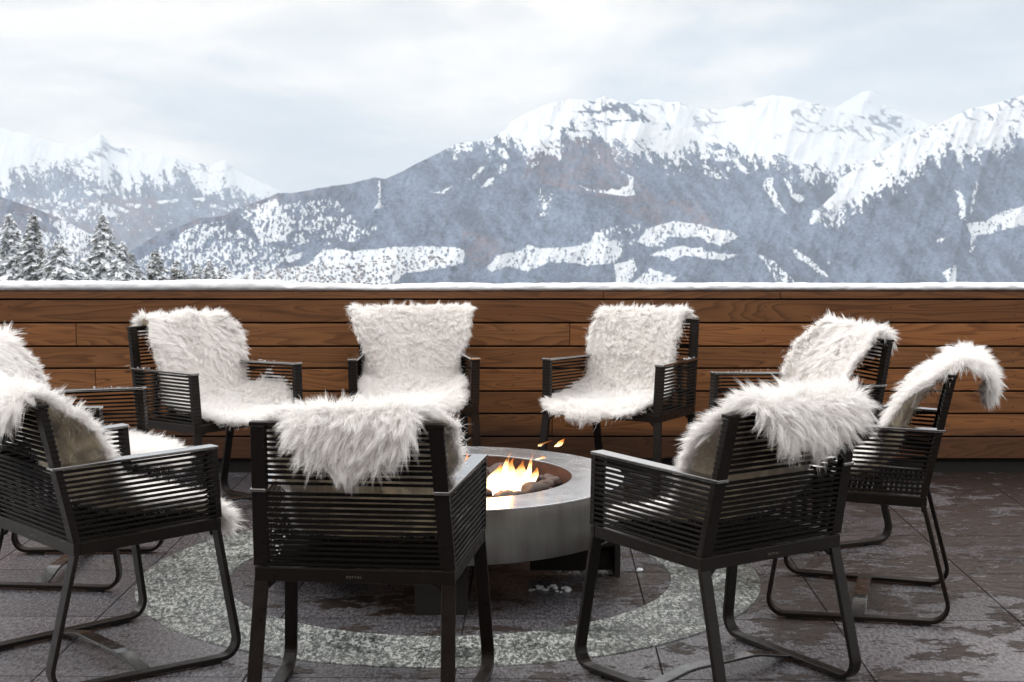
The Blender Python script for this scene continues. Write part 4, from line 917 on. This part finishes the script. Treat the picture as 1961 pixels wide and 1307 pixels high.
# ------------------------------------------------------------------ snowy spruces
m, nt, b = newmat('spruce_needles'); at = N(nt, 'ShaderNodeAttribute', attribute_name='snow').outputs['Fac']; n = noise(nt, geopos(nt), 9, 3, .6)
L(nt, mix(nt, at, mix(nt, n, (.07, .075, .07), (.24, .24, .22)), (.80, .83, .87)), b.inputs['Base Color']); b.inputs['Roughness'].default_value = .8; M['spruce'] = m
m, nt, b = newmat('spruce_bark'); n = noise(nt, geopos(nt), 12, 4, .6); L(nt, mix(nt, n, (.035, .025, .018), (.10, .08, .06)), b.inputs['Base Color']); b.inputs['Roughness'].default_value = .9; M['bark'] = m
def spruce(px, toprow, Y, hw_px, snowy, seed, label):
    x, y, zt = world_at(px, toprow, Y); gz = -2.5 - (Y - 7.72) * .30; H = zt - gz + .3
    # crown widens so that it is hw_px wide (half) at row 540
    _, _, z540 = world_at(px, 540, Y); slope = (hw_px / F_PX * Y) / max(zt - z540, .3)
    root = empty('spruce_tree', (x, y, gz - .3)); tag(root, label, 'spruce tree', 'snow covered spruces beyond the wall')
    rt = np.random.default_rng(seed)
    mb = MB(); n = 8; V = []; F = []
    for i, (q, r_) in enumerate(((0, .022 * H), (.5, .013 * H), (.985, .0012 * H))):
        for k in range(n): V.append((r_ * math.cos(6.283 * k / n), r_ * math.sin(6.283 * k / n), q * H))
    for i in range(2):
        for k in range(n): F.append((i * n + k, i * n + (k + 1) % n, (i + 1) * n + (k + 1) % n, (i + 1) * n + k))
    mb.add(V, F); mb.build('trunk', M['bark'], root)
    # crown: drooping boughs of needle sprays with snow pads
    Vs, Qs, Sn = [], [], []
    vis = zt - z540 + .6; nv = 0
    depth = min(H * .9, vis + 3.0)
    h = .03
    nb = 0
    while h < depth:
        R_ = slope * h * (1 if h < vis else .8) ; R_ = min(R_, H * .24)
        k = rt.integers(4, 7)
        for _ in range(k):
            a = rt.uniform(0, 6.283); Lb = R_ * rt.uniform(.50, 1.22) * (1 - .18 * math.sin(a * 3 + seed)) + .03
            droop = rt.uniform(.15, .5); zb_ = H - h + rt.uniform(-.05, .05)
            nsp = int(max(4, min(26, Lb / .045)))
            for i in range(nsp):
                t = (i + rt.random()) / nsp; rr_ = Lb * t; zz = zb_ - droop * rr_ * t + .08 * rr_
                cx_, cy_ = math.cos(a) * rr_, math.sin(a) * rr_
                for q in range(5):
                    side = rt.normal(0, .5); dir_ = np.array([math.cos(a + side * 1.3), math.sin(a + side * 1.3), rt.uniform(-.75, -.05)]); ln = rt.uniform(.07, .17) * (1.25 - .5 * t) * (.6 + min(1, h)); wv = rt.uniform(.014, .034)
                    p = np.array([cx_, cy_, zz]) + rt.normal(0, .02, 3); w_ = np.cross(dir_, rt.normal(0, 1, 3)); w_ /= np.linalg.norm(w_) + 1e-9
                    e = p + dir_ * ln
                    Vs += [p - w_ * wv, p + w_ * wv, e + w_ * wv * .3, e - w_ * wv * .3]; Sn += [1.0 if rt.random() < snowy * .5 else 0.0] * 4
                for _k in range(2):
                  if rt.random() < snowy:
                    p = np.array([cx_, cy_, zz + .015 + .01 * _k]) + rt.normal(0, .015, 3); s1, s2 = rt.uniform(.035, .105, 2) * (.6 + min(1, h) * .6)
                    d1 = np.array([math.cos(a), math.sin(a), -.35]) * s1; d2 = np.array([-math.sin(a), math.cos(a), rt.uniform(-.35, .35)]) * s2
                    Vs += [p - d1 - d2, p + d1 - d2 * .7, p + d1 * 1.2 + d2 * .7, p - d1 + d2]; Sn += [1.0] * 4
        h += rt.uniform(.035, .075) * (1 + min(h, 3) * .5)
    V = np.array(Vs); Q = np.arange(len(V)).reshape(-1, 4)
    o = mesh_np('crown', V, Q, M['spruce'], root, False); a = o.data.attributes.new('snow', 'FLOAT', 'POINT'); a.data.foreach_set('value', np.array(Sn, np.float32))
TR = [(18, 412, 47, 48, .95, 'snow laden spruce at the far left, cut by the frame edge'), (62, 414, 44, 36, .55, 'darker tall spruce, second from the left, rising above the snowy wall'), (112, 462, 42, 50, .85, 'broad pale snow covered spruce right of the dark tall spruce'), (-40, 430, 48, 50, .8, 'snowy spruce whose edge shows at the left frame border'),
 (196, 414, 50, 52, .85, 'tall snowy spruce with a bare narrow top standing beside a shorter one'), (234, 466, 46, 40, .9, 'shorter bushy snow covered spruce leaning on the right of the tall narrow one'), (297, 482, 52, 24, .6, 'thin single spruce tip showing above the wall, left of a small dark one'), (338, 503, 50, 22, .45, 'small dark spruce top just clearing the snow on the wall'), (376, 505, 62, 24, .95, 'white frosted treetop right of the small dark spruce'), (400, 500, 66, 20, .85, 'frosted thin treetop between two other white treetops'), (428, 508, 64, 26, .95, 'white frosted treetop furthest right of the spruces'), (262, 520, 50, 22, .9, 'low frosted treetop between the bushy spruce and the thin spruce'), (160, 500, 44, 26, .9, 'low snowy spruce top filling the gap before the tall narrow spruce')]
for i, t in enumerate(TR): spruce(*t[:5], 300 + i, t[5])

# ------------------------------------------------------------------ haze
HZ = globals().get('HAZE', 1)
m = bpy.data.materials.new('haze_air'); m.use_nodes = True; nt = m.node_tree; nt.nodes.remove(nt.nodes['Principled BSDF'])
pv = nt.nodes.new('ShaderNodeVolumePrincipled'); pv.inputs['Color'].default_value = (.60, .675, .765, 1); pv.inputs['Density'].default_value = 2.3e-5; pv.inputs['Anisotropy'].default_value = .0
L(nt, pv.outputs[0], nt.nodes['Material Output'].inputs['Volume'])
mb = MB(); mb.box(-40000, 40000, -3500, 39600, -805, 3600); o = mb.build('haze', m); o['kind'] = 'stuff'; tag(o, 'pale blue winter haze thickening towards the distant snowy mountains', 'haze')

# ------------------------------------------------------------------ light
SUN_EL, SUN_AZ = R(36), R(-72)      # azimuth from +Y towards +X
w = bpy.data.worlds.new('World'); scn.world = w; w.use_nodes = True; nt = w.node_tree; bg = nt.nodes['Background']
sky = nt.nodes.new('ShaderNodeTexSky'); sky.sky_type = 'NISHITA'; sky.sun_disc = False; sky.sun_elevation = SUN_EL; sky.sun_rotation = SUN_AZ; sky.altitude = 1500
tc = nt.nodes.new('ShaderNodeTexCoord').outputs['Generated']; sp = nt.nodes.new('ShaderNodeSeparateXYZ'); L(nt, tc, sp.inputs[0])
c1 = noise(nt, mapping(nt, tc, (2.6, 2.6, 9.5), (.35, 0, .55)), 1.0, 6, .52, .5); c2 = noise(nt, mapping(nt, tc, (6, 6, 26), (3, 1, 0)), 1.0, 5, .55, .2)
cm = mathn(nt, 'ADD', mathn(nt, 'MULTIPLY', c1, .72), mathn(nt, 'MULTIPLY', c2, .28))
cl = ramp(nt, cm, [(.40, (5.7, 6.15, 6.6)), (.455, (7.0, 7.25, 7.4)), (.505, (9.0, 8.65, 8.2)), (.555, (11.4, 10.55, 9.5))])
zb_ = mathn(nt, 'ADD', mathn(nt, 'MULTIPLY', mathn(nt, 'MAXIMUM', mathn(nt, 'SUBTRACT', sp.outputs[2], .15), 0.0), 2.4), 1.0)
sc = nt.nodes.new('ShaderNodeVectorMath'); sc.operation = 'SCALE'; L(nt, cl, sc.inputs[0]); L(nt, zb_, sc.inputs['Scale'])
L(nt, mix(nt, .05, sc.outputs[0], sky.outputs[0]), bg.inputs[0]); bg.inputs[1].default_value = .10
sd = bpy.data.lights.new('sun', 'SUN'); sd.energy = 1.6; sd.angle = R(16); sd.color = (1, .96, .90); so = bpy.data.objects.new('sun', sd); COL.objects.link(so)
dv = Vector((math.sin(SUN_AZ) * math.cos(SUN_EL), math.cos(SUN_AZ) * math.cos(SUN_EL), math.sin(SUN_EL))); so.rotation_euler = dv.to_track_quat('Z', 'Y').to_euler()
fl_ = bpy.data.lights.new('fire_glow', 'POINT'); fl_.energy = 3; fl_.color = (1, .42, .14); fl_.shadow_soft_size = .06; fo = bpy.data.objects.new('fire_glow', fl_); COL.objects.link(fo); fo.location = (-.06, 5.46, ZT + .06)

scn.render.engine = 'CYCLES'; scn.view_settings.view_transform = 'Standard'; scn.view_settings.look = 'None'; scn.view_settings.exposure = .14; scn.view_settings.gamma = 1
scn.cycles.max_bounces = 12; scn.cycles.diffuse_bounces = 8; scn.cycles.glossy_bounces = 4; scn.cycles.transmission_bounces = 12; scn.cycles.transparent_max_bounces = 16; scn.cycles.volume_bounces = 1; scn.cycles.caustics_reflective = False; scn.cycles.caustics_refractive = False
